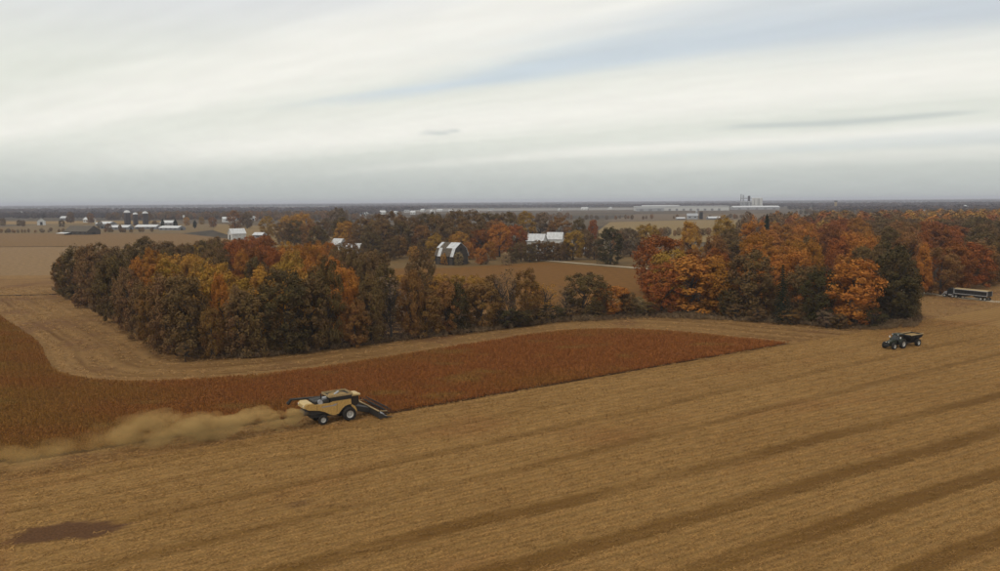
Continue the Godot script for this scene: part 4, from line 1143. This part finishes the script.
func build_barn():
	# old gambrel barn, its near gable turned to the right, half the roof sheets still white
	var o := thing("old_barn", "weathered grey gambrel barn with patchy white roof among the trees", "barn", Vector3(-23.5, 0, -376), 0.85)
	var wall := PackedVector2Array([Vector2(-5, -0.3), Vector2(5, -0.3), Vector2(5, 4.4), Vector2(3.6, 7.8), Vector2(0, 10.4), Vector2(-3.6, 7.8), Vector2(-5, 4.4)])
	part(o, "wall", prism(wall, -6.2, 6.2, 0.0), M.old_board)
	for i in 14:   # upright boards of the near gable
		var x := -4.65 + i * 0.715
		var top := 4.2 if absf(x) > 4.9 else (4.4 + (5.0 - absf(x)) * 2.43 if absf(x) > 3.6 else 7.8 + (3.6 - absf(x)) * 0.72)
		part(o, "board", box(Vector3(x, top / 2, 6.23 + 0.02 * (i % 3)), Vector3(0.64, top - 0.25, 0.05), 0.01), M.old_board)
	for i in 17:   # boards of the long side that faces the field
		part(o, "board", box(Vector3(-5.03 - 0.02 * (i % 3), 2.1, -5.8 + i * 0.725), Vector3(0.05, 4.3, 0.64), 0.01), M.old_board if i % 4 else M.dark_gap)
	for i in 17:
		part(o, "board", box(Vector3(5.03 + 0.02 * (i % 3), 2.1, -5.8 + i * 0.725), Vector3(0.05, 4.3, 0.64), 0.01), M.old_board)
	var slopes := [[Vector2(0.05, 10.45), Vector2(3.75, 7.85)], [Vector2(3.7, 7.95), Vector2(5.5, 3.9)]]
	for sd in [-1.0, 1.0]:
		for k in 2:
			for j in 6:
				var a: Vector2 = slopes[k][0]
				var b: Vector2 = slopes[k][1]
				a.x *= sd; b.x *= sd
				var nn: Vector2 = Vector2(-(b - a).y, (b - a).x).normalized() * sd
				if nn.y < 0: nn = -nn
				var lift := 0.06 * float((j * 5 + k * 3) % 3)
				var p := PackedVector2Array([a + nn * (0.03 + lift), b + nn * (0.03 + lift), b + nn * (0.12 + lift), a + nn * (0.12 + lift)])
				var z0 := -6.5 + j * 2.17
				var white: bool = (j >= 3 and k == 0) or (j == 5 and k == 1) or (j == 4 and k == 1 and sd > 0) or j == 0 and k == 0 or (k == 1 and j == 1)
				var sh := part(o, "roof_sheet", prism(p, z0, z0 + 2.13, 0.0), M.white_roof if white else M.old_roof)
				if white: sh.set_meta("label", "white metal roof sheet")
	part(o, "door", box(Vector3(0, 1.9, 6.31), Vector3(3.4, 3.8, 0.08), 0.02), M.dark_gap)
	part(o, "loft_opening", box(Vector3(0, 7.4, 6.31), Vector3(1.4, 1.4, 0.08), 0.02), M.dark_gap)
	part(o, "lean_to_roof", box(Vector3(6.9, 3.4, -1.0), Vector3(4.2, 0.16, 9.0), 0.03), M.old_roof, Vector3.ZERO, Vector3(0, 0, -0.35))

func build_factory():
	var f := thing("factory", "very long white factory under the horizon, left of the elevator", "factory", Vector3(560, 0, -2400), -0.12)
	part(f, "wall", box(Vector3(0, 6.0, 0), Vector3(280, 12.6, 90), 0.2), M.white_wall)
	part(f, "roof", box(Vector3(0, 12.9, 0), Vector3(283, 1.1, 93), 0.2), M.white_roof)
	part(f, "upper_storey", box(Vector3(-60, 15.0, -10), Vector3(110, 3.4, 60), 0.2), M.white_roof)
	for i in 12:
		part(f, "dock_door", box(Vector3(-120 + i * 21.0, 3.0, 45.1), Vector3(7, 6, 0.5), 0.05), M.grey_wall)
	var w := thing("factory_wing", "lower grey-white hall at the left end of the long factory", "factory", Vector3(452, 0, -2330), -0.1)
	part(w, "wall", box(Vector3(0, 4.0, 0), Vector3(80, 8.6, 50), 0.2), M.galvanised)
	part(w, "roof", box(Vector3(0, 8.6, 0), Vector3(82, 0.8, 52), 0.2), M.white_roof)
	for i in 3: part(w, "dock_door", box(Vector3(-26 + i * 26.0, 3.0, 25.1), Vector3(10, 6, 0.5), 0.05), M.grey_wall)

func build_elevator():
	var e := thing("grain_elevator", "tall pale grain elevator towers rising above the horizon", "grain elevator", Vector3(852, 0, -2620))
	for i in 4:   # the two pairs of round bins at the right
		part(e, "storage_bin", lathe([[4.9, -0.3], [4.9, 36], [4.0, 37.5], [0.0, 38.5]], 20), M.white_wall, Vector3(6 + i * 8.2, 0, (i % 2) * 7.0))
	for i in 5:
		part(e, "storage_bin", lathe([[3.9, -0.3], [3.9, 25], [0.0, 28]], 18), M.galvanised, Vector3(-33 + i * 7.6, 0, (i % 2) * 6.0))
	part(e, "head_house", box(Vector3(-6, 22, -8), Vector3(6, 46, 8), 0.3), M.concrete)
	part(e, "leg_tower", box(Vector3(-33, 25, -8), Vector3(3, 52, 4), 0.3), M.galvanised)
	part(e, "leg_tower", box(Vector3(-25, 23.5, -8), Vector3(4, 49, 4), 0.3), M.galvanised)
	part(e, "conveyor_gallery", box(Vector3(-2, 36.5, -9), Vector3(64, 2.4, 3), 0.2), M.galvanised)
	var s := thing("elevator_shed", "long low white shed in front of the grain elevator", "shed", Vector3(829, 0, -2514), 0.04)
	part(s, "wall", box(Vector3(0, 3.6, 0), Vector3(150, 8, 36), 0.2), M.galvanised)
	part(s, "roof", prism(PackedVector2Array([Vector2(-19, 7.7), Vector2(19, 7.7), Vector2(0, 12.0)]), -76, 76, 0.0), M.white_roof, Vector3.ZERO, Vector3(0, PI / 2, 0))
	for i in 5: part(s, "dock_door", box(Vector3(-56 + i * 28.0, 2.8, 18.1), Vector3(8, 5.6, 0.5), 0.05), M.grey_wall)

# ---------------------------------------------------------------- machines
func wheel(parent: Node3D, at: Vector3, r: float, w: float, rim_r: float, lugs := 18):
	var s := Soup.new()
	var h := w / 2.0
	add_lathe(s, [[rim_r, -h * 0.8], [r * 0.8, -h], [r * 0.95, -h * 0.9], [r, -h * 0.6], [r, h * 0.6], [r * 0.95, h * 0.9], [r * 0.8, h], [rim_r, h * 0.8], [rim_r * 0.98, h * 0.3], [rim_r * 0.98, -h * 0.3], [rim_r, -h * 0.8]], 28, Vector3.ZERO, true)
	for i in lugs:
		for sd in [-1.0, 1.0]:
			var a := TAU * (i + (0.5 if sd > 0 else 0.0)) / lugs
			var d := Vector3(cos(a), sin(a), 0)
			var d2 := Vector3(cos(a + 0.22), sin(a + 0.22), 0)
			add_tube(s, d * (r + 0.01) + Vector3(0, 0, sd * h * 0.05), d2 * (r * 0.985) + Vector3(0, 0, sd * h * 0.85), r * 0.035, r * 0.035, 4)
	var t := part(parent, "wheel", s.done(), M.tyre, at)
	var q := Soup.new()
	for sd in [-1.0, 1.0]:
		add_lathe(q, [[rim_r * 0.99, sd * h * 0.78], [rim_r * 0.86, sd * h * 0.62], [rim_r * 0.8, sd * h * 0.3], [rim_r * 0.34, sd * h * 0.25], [rim_r * 0.3, sd * h * 0.5], [0.0, sd * h * 0.52]], 24, Vector3.ZERO, true)
	part(t, "rim", q.done(), M.rim)
	var u := Soup.new()
	for sd in [-1.0, 1.0]:
		for i in 8:
			var a := TAU * i / 8.0
			add_tube(u, Vector3(cos(a) * rim_r * 0.52, sin(a) * rim_r * 0.52, sd * h * 0.24), Vector3(cos(a) * rim_r * 0.52, sin(a) * rim_r * 0.52, sd * h * 0.34), 0.035, 0.035, 6)
	part(t, "wheel_bolts", u.done(), M.dark_metal)

func pv(a: Array) -> PackedVector2Array:
	var p := PackedVector2Array()
	for q in a: p.append(Vector2(q[0], q[1]))
	return p

func build_combine():
	var w := sp(-6.3, -1.35)
	# +x is forward, +z the machine's right side, the one that faces the camera
	var o := thing("combine_harvester", "tan yellow combine harvester cutting the rust brown crop, dust behind it", "combine", Vector3(w.x, 0.05, w.y), -FD.angle())
	part(o, "chassis", box(Vector3(-2.4, 1.15, 0), Vector3(5.6, 0.5, 1.7), 0.05), M.dark_metal)
	part(o, "axle", tube(Vector3(0, 0.95, -1.5), Vector3(0, 0.95, 1.5), 0.22), M.dark_metal)
	part(o, "axle", tube(Vector3(-3.75, 0.68, -1.3), Vector3(-3.75, 0.68, 1.3), 0.15), M.dark_metal)
	part(o, "threshing_body", box(Vector3(-2.5, 2.05, 0), Vector3(5.8, 1.35, 2.3), 0.08), M.dark_metal)
	var side := [[-6.0, 2.42], [-6.02, 2.92], [-5.85, 3.1], [-5.0, 3.05], [-4.75, 2.86], [-2.6, 2.8], [-2.35, 2.98], [0.35, 2.98], [0.42, 2.2], [0.0, 2.22], [-0.5, 2.1], [-0.95, 1.8], [-1.25, 1.42], [-1.5, 1.16], [-2.2, 1.08], [-2.8, 1.28], [-3.5, 1.72], [-4.2, 1.98], [-5.1, 2.16], [-5.7, 2.24]]
	for sd in [[1.22, 1.46], [-1.46, -1.22]]:
		var pn := part(o, "side_panel", prism(pv(side), sd[0], sd[1], 0.05), M.yellow)
		var zf: float = sd[1] + 0.004 if sd[0] > 0 else sd[0] - 0.004
		var zb: float = sd[1] - 0.02 if sd[0] > 0 else sd[0] + 0.02
		part(pn, "emblem_stripe", prism(pv([[-3.9, 2.36], [-2.0, 2.36], [-1.5, 2.62], [-2.1, 2.62], [-2.3, 2.5], [-3.8, 2.5]]), minf(zf, zb), maxf(zf, zb), 0.0), M.decal)
		part(pn, "panel_seam", box(Vector3(-4.55, 2.4, zf), Vector3(0.035, 0.75, 0.012), 0.0), M.dark_gap)
		part(pn, "panel_seam", box(Vector3(-1.7, 2.15, zf), Vector3(0.03, 1.4, 0.012), 0.0), M.dark_gap)
	var hood := part(o, "rear_hood", prism(pv([[-6.3, 2.5], [-6.28, 2.95], [-6.0, 3.16], [-5.1, 3.12], [-5.1, 2.2], [-5.8, 2.25]]), -1.2, 1.2, 0.08), M.pale_yellow)
	for z in [-0.95, 0.95]: part(hood, "tail_lamp", box(Vector3(-6.29, 2.8, z), Vector3(0.05, 0.16, 0.3), 0.01), M.lamp_glass)
	part(o, "straw_chopper", prism(pv([[-6.1, 1.5], [-6.2, 1.75], [-5.6, 2.24], [-4.9, 2.2], [-5.1, 1.6]]), -1.1, 1.1, 0.05), M.dark_metal)
	# grain tank with flared sides, open on top
	var tank := part(o, "grain_tank", prism(pv([[-2.45, 2.9], [0.35, 2.9], [0.62, 3.55], [-2.75, 3.55]]), -1.42, 1.42, 0.04), M.black)
	part(tank, "tank_extension", box(Vector3(-1.05, 3.68, 1.4), Vector3(3.4, 0.28, 0.06), 0.01), M.tan, Vector3.ZERO, Vector3(0.0, 0, 0))
	part(tank, "tank_extension", box(Vector3(-1.05, 3.68, -1.4), Vector3(3.4, 0.28, 0.06), 0.01), M.tan)
	part(tank, "tank_extension", box(Vector3(-2.75, 3.68, 0), Vector3(0.06, 0.28, 2.8), 0.01), M.tan)
	part(tank, "tank_extension", box(Vector3(0.62, 3.68, 0), Vector3(0.06, 0.28, 2.8), 0.01), M.tan)
	var heap := Soup.new()
	add_lathe(heap, [[1.3, 3.56], [0.8, 3.64], [0.4, 3.7], [0.0, 3.72]], 14, Vector3(-1.05, 0, 0))
	part(tank, "grain_heap", heap.done(), M.grain)
	part(tank, "filling_auger", tube(Vector3(-1.6, 3.6, 0.2), Vector3(-0.9, 4.0, 0.2), 0.14), M.galvanised)
	# engine deck behind the tank
	var eng := part(o, "engine_deck", box(Vector3(-3.75, 3.02, 0), Vector3(2.1, 0.45, 2.3), 0.06), M.dark_metal)
	part(eng, "air_cleaner", tube(Vector3(-3.5, 3.42, 0.7), Vector3(-2.95, 3.42, 0.7), 0.24), M.galvanised)
	part(eng, "exhaust", tube(Vector3(-3.3, 3.1, -0.3), Vector3(-3.3, 3.85, -0.3), 0.09), M.dark_metal)
	part(eng, "rotary_screen", tube(Vector3(-4.0, 3.05, 1.0), Vector3(-4.0, 3.05, 1.3), 0.36, 0.34, 16), M.galvanised)
	part(eng, "railing", tube(Vector3(-4.8, 3.55, 1.1), Vector3(-3.0, 3.55, 1.1), 0.03), M.dark_metal)
	for x in [-4.8, -3.9, -3.0]: part(eng, "railing", tube(Vector3(x, 3.1, 1.1), Vector3(x, 3.55, 1.1), 0.025), M.dark_metal)
	# unloading tube folded back along the far side
	var ug := part(o, "unloading_tube", tube(Vector3(-0.4, 2.85, -1.72), Vector3(-7.1, 3.3, -1.72), 0.2, 0.17, 12), M.dark_metal)
	part(ug, "spout", tube(Vector3(-7.0, 3.32, -1.72), Vector3(-7.55, 2.72, -1.72), 0.2, 0.23, 12), M.black)
	part(ug, "elbow", tube(Vector3(-0.4, 2.2, -1.72), Vector3(-0.4, 2.95, -1.72), 0.24), M.yellow)
	# cab
	var cab := part(o, "cab", prism(pv([[0.5, 1.75], [1.55, 1.75], [1.85, 2.2], [1.7, 3.12], [0.5, 3.12]]), -0.82, 0.82, 0.05), M.glass)
	for z in [-0.83, 0.83]:
		part(cab, "door_post", box(Vector3(0.55, 2.4, z), Vector3(0.12, 1.4, 0.06), 0.01), M.black)
		part(cab, "door_post", box(Vector3(1.72, 2.66, z), Vector3(0.08, 0.95, 0.06), 0.01), M.black, Vector3.ZERO, Vector3.ZERO)
		part(cab, "mirror", box(Vector3(1.95, 2.75, z * 1.45), Vector3(0.06, 0.42, 0.24), 0.02), M.black)
	var rf := part(cab, "cab_roof", prism(pv([[0.2, 3.14], [1.95, 3.14], [2.05, 3.26], [1.9, 3.42], [0.5, 3.48], [0.25, 3.4]]), -0.95, 0.95, 0.06), M.pale_yellow)
	for z in [-0.7, -0.4, 0.4, 0.7]: part(rf, "work_lamp", box(Vector3(2.0, 3.3, z), Vector3(0.1, 0.11, 0.2), 0.02), M.lamp_glass)
	part(o, "ladder", box(Vector3(1.2, 1.2, -1.35), Vector3(0.5, 1.2, 0.5), 0.03), M.dark_metal)
	part(o, "fender", prism(pv([[0.55, 1.2], [1.1, 1.0], [1.2, 1.25], [0.95, 1.85], [0.5, 2.15], [0.42, 1.9], [0.75, 1.6]]), 1.2, 1.5, 0.03), M.yellow)
	part(o, "fender", prism(pv([[0.55, 1.2], [1.1, 1.0], [1.2, 1.25], [0.95, 1.85], [0.5, 2.15], [0.42, 1.9], [0.75, 1.6]]), -1.5, -1.2, 0.03), M.yellow)
	wheel(o, Vector3(0, 0.93, 1.6), 0.93, 0.72, 0.52)
	wheel(o, Vector3(0, 0.93, -1.6), 0.93, 0.72, 0.52)
	wheel(o, Vector3(-3.75, 0.66, 1.4), 0.66, 0.46, 0.36)
	wheel(o, Vector3(-3.75, 0.66, -1.4), 0.66, 0.46, 0.36)
	part(o, "feeder_house", prism(pv([[0.9, 1.05], [0.9, 1.8], [3.5, 1.05], [3.5, 0.3]]), -0.68, 0.68, 0.04), M.dark_metal)
	# cutting header with its reel
	var hw := 3.75
	var hd := part(o, "header", prism(pv([[3.45, 0.25], [3.45, 1.15], [3.6, 1.15], [3.66, 0.4], [4.85, 0.16], [4.85, 0.1], [3.7, 0.18]]), -hw, hw, 0.0), M.dark_metal)
	part(hd, "cross_auger", tube(Vector3(4.05, 0.62, -hw + 0.1), Vector3(4.05, 0.62, hw - 0.1), 0.24, 0.24, 12), M.galvanised)
	part(hd, "cutter_bar", box(Vector3(4.92, 0.13, 0), Vector3(0.16, 0.06, hw * 2), 0.01), M.galvanised)
	part(hd, "top_beam", tube(Vector3(3.5, 1.2, -hw), Vector3(3.5, 1.2, hw), 0.1), M.tan)
	for z in [-hw, hw]:
		part(hd, "end_divider", prism(pv([[3.4, 0.2], [3.4, 1.0], [3.9, 0.8], [4.4, 0.42], [5.5, 0.14], [4.8, 0.08]]), z - 0.06, z + 0.06, 0.02), M.dark_metal)
		part(hd, "reel_arm", tube(Vector3(3.5, 1.2, z * 0.97), Vector3(4.75, 1.05, z * 0.97), 0.06), M.tan)
	var reel := part(hd, "reel", tube(Vector3(4.75, 1.02, -hw + 0.15), Vector3(4.75, 1.02, hw - 0.15), 0.09), M.dark_metal)
	for k in 6:
		var a := TAU * k / 6.0 + 0.3
		var e := Vector3(4.75 + 0.55 * cos(a), 1.02 + 0.55 * sin(a), 0)
		part(reel, "reel_bat", tube(e + Vector3(0, 0, -hw + 0.15), e + Vector3(0, 0, hw - 0.15), 0.045, 0.045, 6), M.black)
		var tn := Soup.new()
		for i in 36:
			var z := -hw + 0.3 + i * (2.0 * hw - 0.6) / 35.0
			add_tube(tn, e + Vector3(0, 0, z), e + Vector3(-0.05, -0.26, z), 0.014, 0.01, 4)
		part(reel, "reel_tines", tn.done(), M.black)
	for z in [-hw + 0.2, -1.25, 1.25, hw - 0.2]:
		var sp_ := Soup.new()
		for k in 6:
			var a := TAU * k / 6.0 + 0.3
			var a2 := TAU * (k + 1) / 6.0 + 0.3
			add_tube(sp_, Vector3(4.75, 1.02, z), Vector3(4.75 + 0.55 * cos(a), 1.02 + 0.55 * sin(a), z), 0.03, 0.03, 5)
			add_tube(sp_, Vector3(4.75 + 0.55 * cos(a), 1.02 + 0.55 * sin(a), z), Vector3(4.75 + 0.55 * cos(a2), 1.02 + 0.55 * sin(a2), z), 0.022, 0.022, 5)
		part(reel, "reel_spider", sp_.done(), M.dark_metal)

func build_tractor_and_cart():
	# +x is forward: towards the left of the picture and the camera
	var turn := PI - FD.angle() - 0.06
	var o := thing("farm_tractor", "dark tractor towing the grain cart across the stubble at right", "tractor", Vector3(80.6, 0.05, -154.1), turn)
	part(o, "chassis", box(Vector3(1.5, 0.85, 0), Vector3(3.6, 0.5, 0.7), 0.05), M.black)
	var hood := part(o, "hood", prism(pv([[0.9, 1.05], [0.9, 1.8], [2.6, 1.72], [3.35, 1.55], [3.5, 1.3], [3.45, 0.85], [2.4, 0.8]]), -0.46, 0.46, 0.08), M.green)
	part(hood, "hood_highlight", box(Vector3(2.0, 1.79, 0), Vector3(1.9, 0.03, 0.6), 0.01), M.tan, Vector3.ZERO, Vector3(0, 0, -0.06))  # highlight along the hood top, put in as a pale tan slab
	part(hood, "grille", box(Vector3(3.49, 1.15, 0), Vector3(0.05, 0.5, 0.7), 0.01), M.black)
	for z in [-0.28, 0.28]: part(hood, "headlight", box(Vector3(3.5, 1.42, z), Vector3(0.06, 0.12, 0.24), 0.02), M.lamp_glass)
	part(hood, "exhaust", tube(Vector3(1.25, 1.7, -0.5), Vector3(1.25, 2.9, -0.5), 0.07), M.dark_metal)
	var cab := part(o, "cab", prism(pv([[-0.65, 1.15], [0.85, 1.15], [0.95, 1.6], [0.75, 2.65], [-0.55, 2.65]]), -0.72, 0.72, 0.04), M.glass)
	var rf := part(cab, "cab_roof", box(Vector3(0.1, 2.78, 0), Vector3(1.7, 0.22, 1.65), 0.07), M.green)
	for z in [-0.6, 0.6]: part(rf, "work_lamp", box(Vector3(0.96, 2.78, z), Vector3(0.06, 0.13, 0.22), 0.02), M.lamp_glass)
	part(rf, "beacon", tube(Vector3(-0.4, 2.88, 0.5), Vector3(-0.4, 3.08, 0.5), 0.09), M.tan)
	for x in [-0.62, 0.86]:
		for z in [-0.73, 0.73]: part(cab, "cab_post", tube(Vector3(x, 1.2, z), Vector3(x * 0.85, 2.68, z), 0.05), M.green)
	for sd in [-1.0, 1.0]:
		part(o, "fender", prism(pv([[-0.95, 1.3], [-0.6, 1.85], [0.1, 2.02], [0.7, 1.8], [0.9, 1.35], [0.6, 1.7], [0.1, 1.88], [-0.5, 1.74]]), sd * 1.0 - 0.3, sd * 1.0 + 0.3, 0.0), M.green)
		wheel(o, Vector3(0, 0.92, sd * 1.1), 0.92, 0.6, 0.5)
		wheel(o, Vector3(2.75, 0.68, sd * 1.0), 0.68, 0.48, 0.36)
		part(o, "mirror", box(Vector3(0.95, 2.2, sd * 1.15), Vector3(0.06, 0.36, 0.22), 0.02), M.lamp_glass)
	part(o, "front_weights", box(Vector3(3.75, 0.8, 0), Vector3(0.4, 0.5, 0.9), 0.05), M.black)
	part(o, "drawbar", box(Vector3(-1.1, 0.55, 0), Vector3(0.9, 0.12, 0.2), 0.02), M.dark_metal)
	# grain cart
	var cpos := Vector3(80.6, 0.05, -154.1) + Vector3(cos(turn + PI), 0, -sin(turn + PI)) * 4.4
	var c := thing("grain_cart", "dark grain cart with pale rim hitched behind the tractor", "grain cart", cpos, turn)
	var hopper := Soup.new()
	var lo := [Vector3(-0.9, 1.0, -0.55), Vector3(1.1, 1.0, -0.55), Vector3(1.1, 1.0, 0.55), Vector3(-0.9, 1.0, 0.55)]
	var mid := [Vector3(-2.3, 2.15, -1.5), Vector3(2.3, 2.15, -1.5), Vector3(2.3, 2.15, 1.5), Vector3(-2.3, 2.15, 1.5)]
	var hi := [Vector3(-2.5, 2.85, -1.62), Vector3(2.5, 2.85, -1.62), Vector3(2.5, 2.85, 1.62), Vector3(-2.5, 2.85, 1.62)]
	for i in 4:
		var j := (i + 1) % 4
		hopper.face(lo[i], lo[j], mid[j], mid[i], Vector3(0, 2, 0))
		hopper.face(mid[i], mid[j], hi[j], hi[i], Vector3(0, 2, 0))
	hopper.face(lo[0], lo[1], lo[2], lo[3], Vector3(0, 2, 0))
	var hp := part(c, "hopper", hopper.done(), M.black)
	for z in [-1.62, 1.62]: part(hp, "rim_rail", box(Vector3(0, 2.9, z), Vector3(5.15, 0.2, 0.24), 0.04), M.tan)
	for x in [-2.5, 2.5]: part(hp, "rim_rail", box(Vector3(x, 2.88, 0), Vector3(0.16, 0.14, 3.0), 0.04), M.dark_metal)
	var heap := Soup.new()
	var ridge0 := Vector3(-1.3, 2.92, 0)
	var ridge1 := Vector3(1.3, 2.92, 0)
	var base := [Vector3(-2.4, 2.6, -1.5), Vector3(2.4, 2.6, -1.5), Vector3(2.4, 2.6, 1.5), Vector3(-2.4, 2.6, 1.5)]
	heap.face(base[0], base[1], ridge1, ridge0, Vector3(0, 1, 0))
	heap.face(base[3], base[2], ridge1, ridge0, Vector3(0, 1, 0))
	heap.face3(base[0], base[3], ridge0, Vector3(0, 1, 0))
	heap.face3(base[1], base[2], ridge1, Vector3(0, 1, 0))
	part(hp, "grain_load", heap.done(), M.grain)
	for i in 5:
		for sd in [-1.0, 1.0]: part(hp, "rib", box(Vector3(-1.9 + i * 0.95, 2.48, sd * 1.58), Vector3(0.1, 0.66, 0.1), 0.02), M.dark_metal, Vector3.ZERO, Vector3.ZERO)
	part(c, "frame", box(Vector3(0.6, 0.85, 0), Vector3(4.4, 0.28, 0.9), 0.04), M.dark_metal)
	part(c, "tongue", box(Vector3(3.2, 0.7, 0), Vector3(2.6, 0.2, 0.3), 0.03), M.dark_metal)
	part(c, "axle", tube(Vector3(-0.5, 0.9, -1.5), Vector3(-0.5, 0.9, 1.5), 0.14), M.dark_metal)
	var ug := part(c, "unloading_auger", tube(Vector3(2.2, 0.8, 1.0), Vector3(2.6, 2.95, 1.5), 0.2), M.black)
	part(ug, "folded_tube", tube(Vector3(2.7, 3.0, 1.5), Vector3(2.75, 2.7, -1.4), 0.18), M.black)
	wheel(c, Vector3(-0.5, 0.88, 1.55), 0.88, 0.75, 0.5)
	wheel(c, Vector3(-0.5, 0.88, -1.55), 0.88, 0.75, 0.5)
	c.scale = Vector3(0.84, 0.84, 0.84)

func build_truck():
	# +x is forward, up the lane towards the wood
	var front := Vector2(137.5, -236.4)
	var rear := Vector2(143.9, -224.6)
	var d := (front - rear).normalized()
	var o := thing("grain_truck", "dark semi truck with long hopper trailer on the gravel lane", "truck", Vector3(rear.x, 0.06, rear.y), -d.angle())
	# tractor unit
	part(o, "chassis", box(Vector3(10.9, 0.75, 0), Vector3(5.2, 0.3, 1.0), 0.03), M.black)
	part(o, "bonnet", prism(pv([[12.1, 0.7], [12.1, 1.75], [13.2, 1.6], [13.5, 1.2], [13.5, 0.6]]), -0.75, 0.75, 0.08), M.silver)
	part(o, "bumper", box(Vector3(13.6, 0.6, 0), Vector3(0.2, 0.4, 2.2), 0.04), M.silver)
	for z in [-0.6, 0.6]: part(o, "headlight", box(Vector3(13.5, 1.0, z), Vector3(0.08, 0.2, 0.3), 0.02), M.lamp_glass)
	var cab := part(o, "cab", prism(pv([[10.5, 0.8], [10.5, 2.75], [11.7, 2.8], [12.2, 1.85], [12.2, 0.8]]), -1.05, 1.05, 0.08), M.black)
	for sd in [-1.0, 1.0]:
		part(cab, "side_window", prism(pv([[10.85, 1.8], [10.85, 2.5], [11.6, 2.5], [11.95, 1.8]]), sd * 1.06 - 0.01, sd * 1.06 + 0.01, 0.0), M.glass)
		part(cab, "fuel_tank", tube(Vector3(10.4, 0.75, sd * 0.9), Vector3(11.7, 0.75, sd * 0.9), 0.3), M.silver)
		part(cab, "exhaust", tube(Vector3(10.3, 0.9, sd * 0.9), Vector3(10.3, 3.0, sd * 0.9), 0.08), M.silver)
	part(cab, "windscreen", prism(pv([[11.76, 2.72], [12.2, 1.92], [12.24, 1.94], [11.8, 2.74]]), -0.9, 0.9, 0.0), M.glass)
	# hopper trailer
	var body := part(o, "trailer_body", prism(pv([[0.1, 1.35], [0.3, 1.2], [1.6, 1.15], [2.4, 0.7], [3.4, 0.7], [4.4, 1.15], [5.4, 1.15], [6.4, 0.7], [7.4, 0.7], [8.3, 1.25], [9.9, 1.3], [9.9, 2.75], [0.1, 2.75]]), -1.22, 1.22, 0.05), M.black)
	for z in [-1.25, 1.25]:
		part(body, "top_rail", box(Vector3(5.0, 2.7, z), Vector3(9.9, 0.22, 0.12), 0.03), M.silver)
		part(body, "lower_rail", box(Vector3(5.0, 1.36, z), Vector3(9.9, 0.24, 0.1), 0.03), M.silver)
		part(body, "corner_post", box(Vector3(0.1, 2.05, z), Vector3(0.2, 1.2, 0.1), 0.02), M.silver)
		part(body, "corner_post", box(Vector3(9.85, 2.05, z), Vector3(0.2, 1.2, 0.1), 0.02), M.silver)
		for i in 9:
			part(body, "side_rib", box(Vector3(1.0 + i, 2.03, z), Vector3(0.07, 1.1, 0.05), 0.01), M.dark_metal)
	part(body, "tarpaulin", prism(pv([[-1.25, 2.78], [1.25, 2.78], [0.8, 2.95], [0.0, 3.02], [-0.8, 2.95]]), 0.1, 9.9, 0.0), M.tan, Vector3.ZERO, Vector3(0, PI / 2, 0))
	part(body, "landing_leg", box(Vector3(7.9, 0.65, 0.9), Vector3(0.16, 1.1, 0.16), 0.02), M.dark_metal)
	part(body, "landing_leg", box(Vector3(7.9, 0.65, -0.9), Vector3(0.16, 1.1, 0.16), 0.02), M.dark_metal)
	for x in [0.75, 1.9, 9.3, 10.3, 12.8]:
		for sd in [-1.0, 1.0]:
			wheel(o, Vector3(x, 0.5, sd * 1.0), 0.5, 0.4, 0.3, 14)
	# post and pale headwall where the lane meets the wood
	var p := thing("lane_post", "weathered post beside the lane at the wood's corner", "post", Vector3(127.2, 0, -233.5))
	part(p, "shaft", tube(Vector3(0, -0.2, 0), Vector3(0.04, 2.9, 0), 0.13, 0.1), M.old_board)
	part(p, "cap", box(Vector3(0.04, 2.95, 0), Vector3(0.3, 0.1, 0.3), 0.02), M.dark_metal)
	var q := thing("culvert_headwall", "low pale concrete headwall beside the lane at the wood's corner", "headwall", Vector3(130.6, 0, -245.0), -0.5)
	part(q, "slab", box(Vector3(0, 0.35, 0), Vector3(2.6, 0.9, 0.35), 0.04), M.white_wall)
	part(q, "coping", box(Vector3(0, 0.84, 0), Vector3(2.8, 0.12, 0.5), 0.03), M.concrete)

# ---------------------------------------------------------------- dust blown out behind the combine
func build_dust():
	var root := thing("dust_plume", "pale straw dust blown out behind the combine across the field", "dust")
	root.set_meta("kind", "stuff")
	rng.seed = 23
	var mats := {}
	for i in 190:
		var core := i < 110   # thick billows just behind the machine, then thin drift
		var f := i / 109.0 if core else (i - 110) / 79.0
		var s := lerpf(-12.6, -34.0, pow(f, 1.15)) if core else lerpf(-24.0, -70.0, f)
		var p := (lerpf(-0.8, -2.2, f) if core else lerpf(-2.0, -5.5, f)) + rng.randf_range(-1, 1) * (lerpf(0.8, 2.6, f) if core else lerpf(2.4, 5.0, f))
		var r := (lerpf(0.45, 1.35, f) if core else lerpf(1.0, 2.2, f)) * rng.randf_range(0.5, 1.4)
		var h := r * rng.randf_range(0.45, 0.95)
		s += rng.randf_range(-1.0, 1.0)
		var w := sp(s, p)
		var fog := FogVolume.new()
		fog.name = "puff"
		fog.shape = RenderingServer.FOG_VOLUME_SHAPE_ELLIPSOID
		var lvl := int(f * 7.99) + (0 if core else 8)
		if not mats.has(lvl):
			var m := FogMaterial.new()
			m.density = lerpf(0.40, 0.075, pow(lvl / 7.0, 0.6)) if core else lerpf(0.040, 0.010, (lvl - 8) / 7.0)
			m.albedo = Color(1.0, 0.82, 0.53)
			mats[lvl] = m
		fog.material = mats[lvl]
		root.add_child(fog, true)
		fog.size = Vector3(r * 2.0 * rng.randf_range(1.1, 1.8), h * 2.0, r * 2.0)
		fog.position = Vector3(w.x, h * 0.8 + 0.1 + rng.randf() * (lerpf(1.8, 3.3, f) if core else 1.6), w.y)
		fog.rotation = Vector3(rng.randf_range(-0.3, 0.3), -FD.angle() + rng.randf_range(-0.3, 0.3), rng.randf_range(-0.25, 0.25))
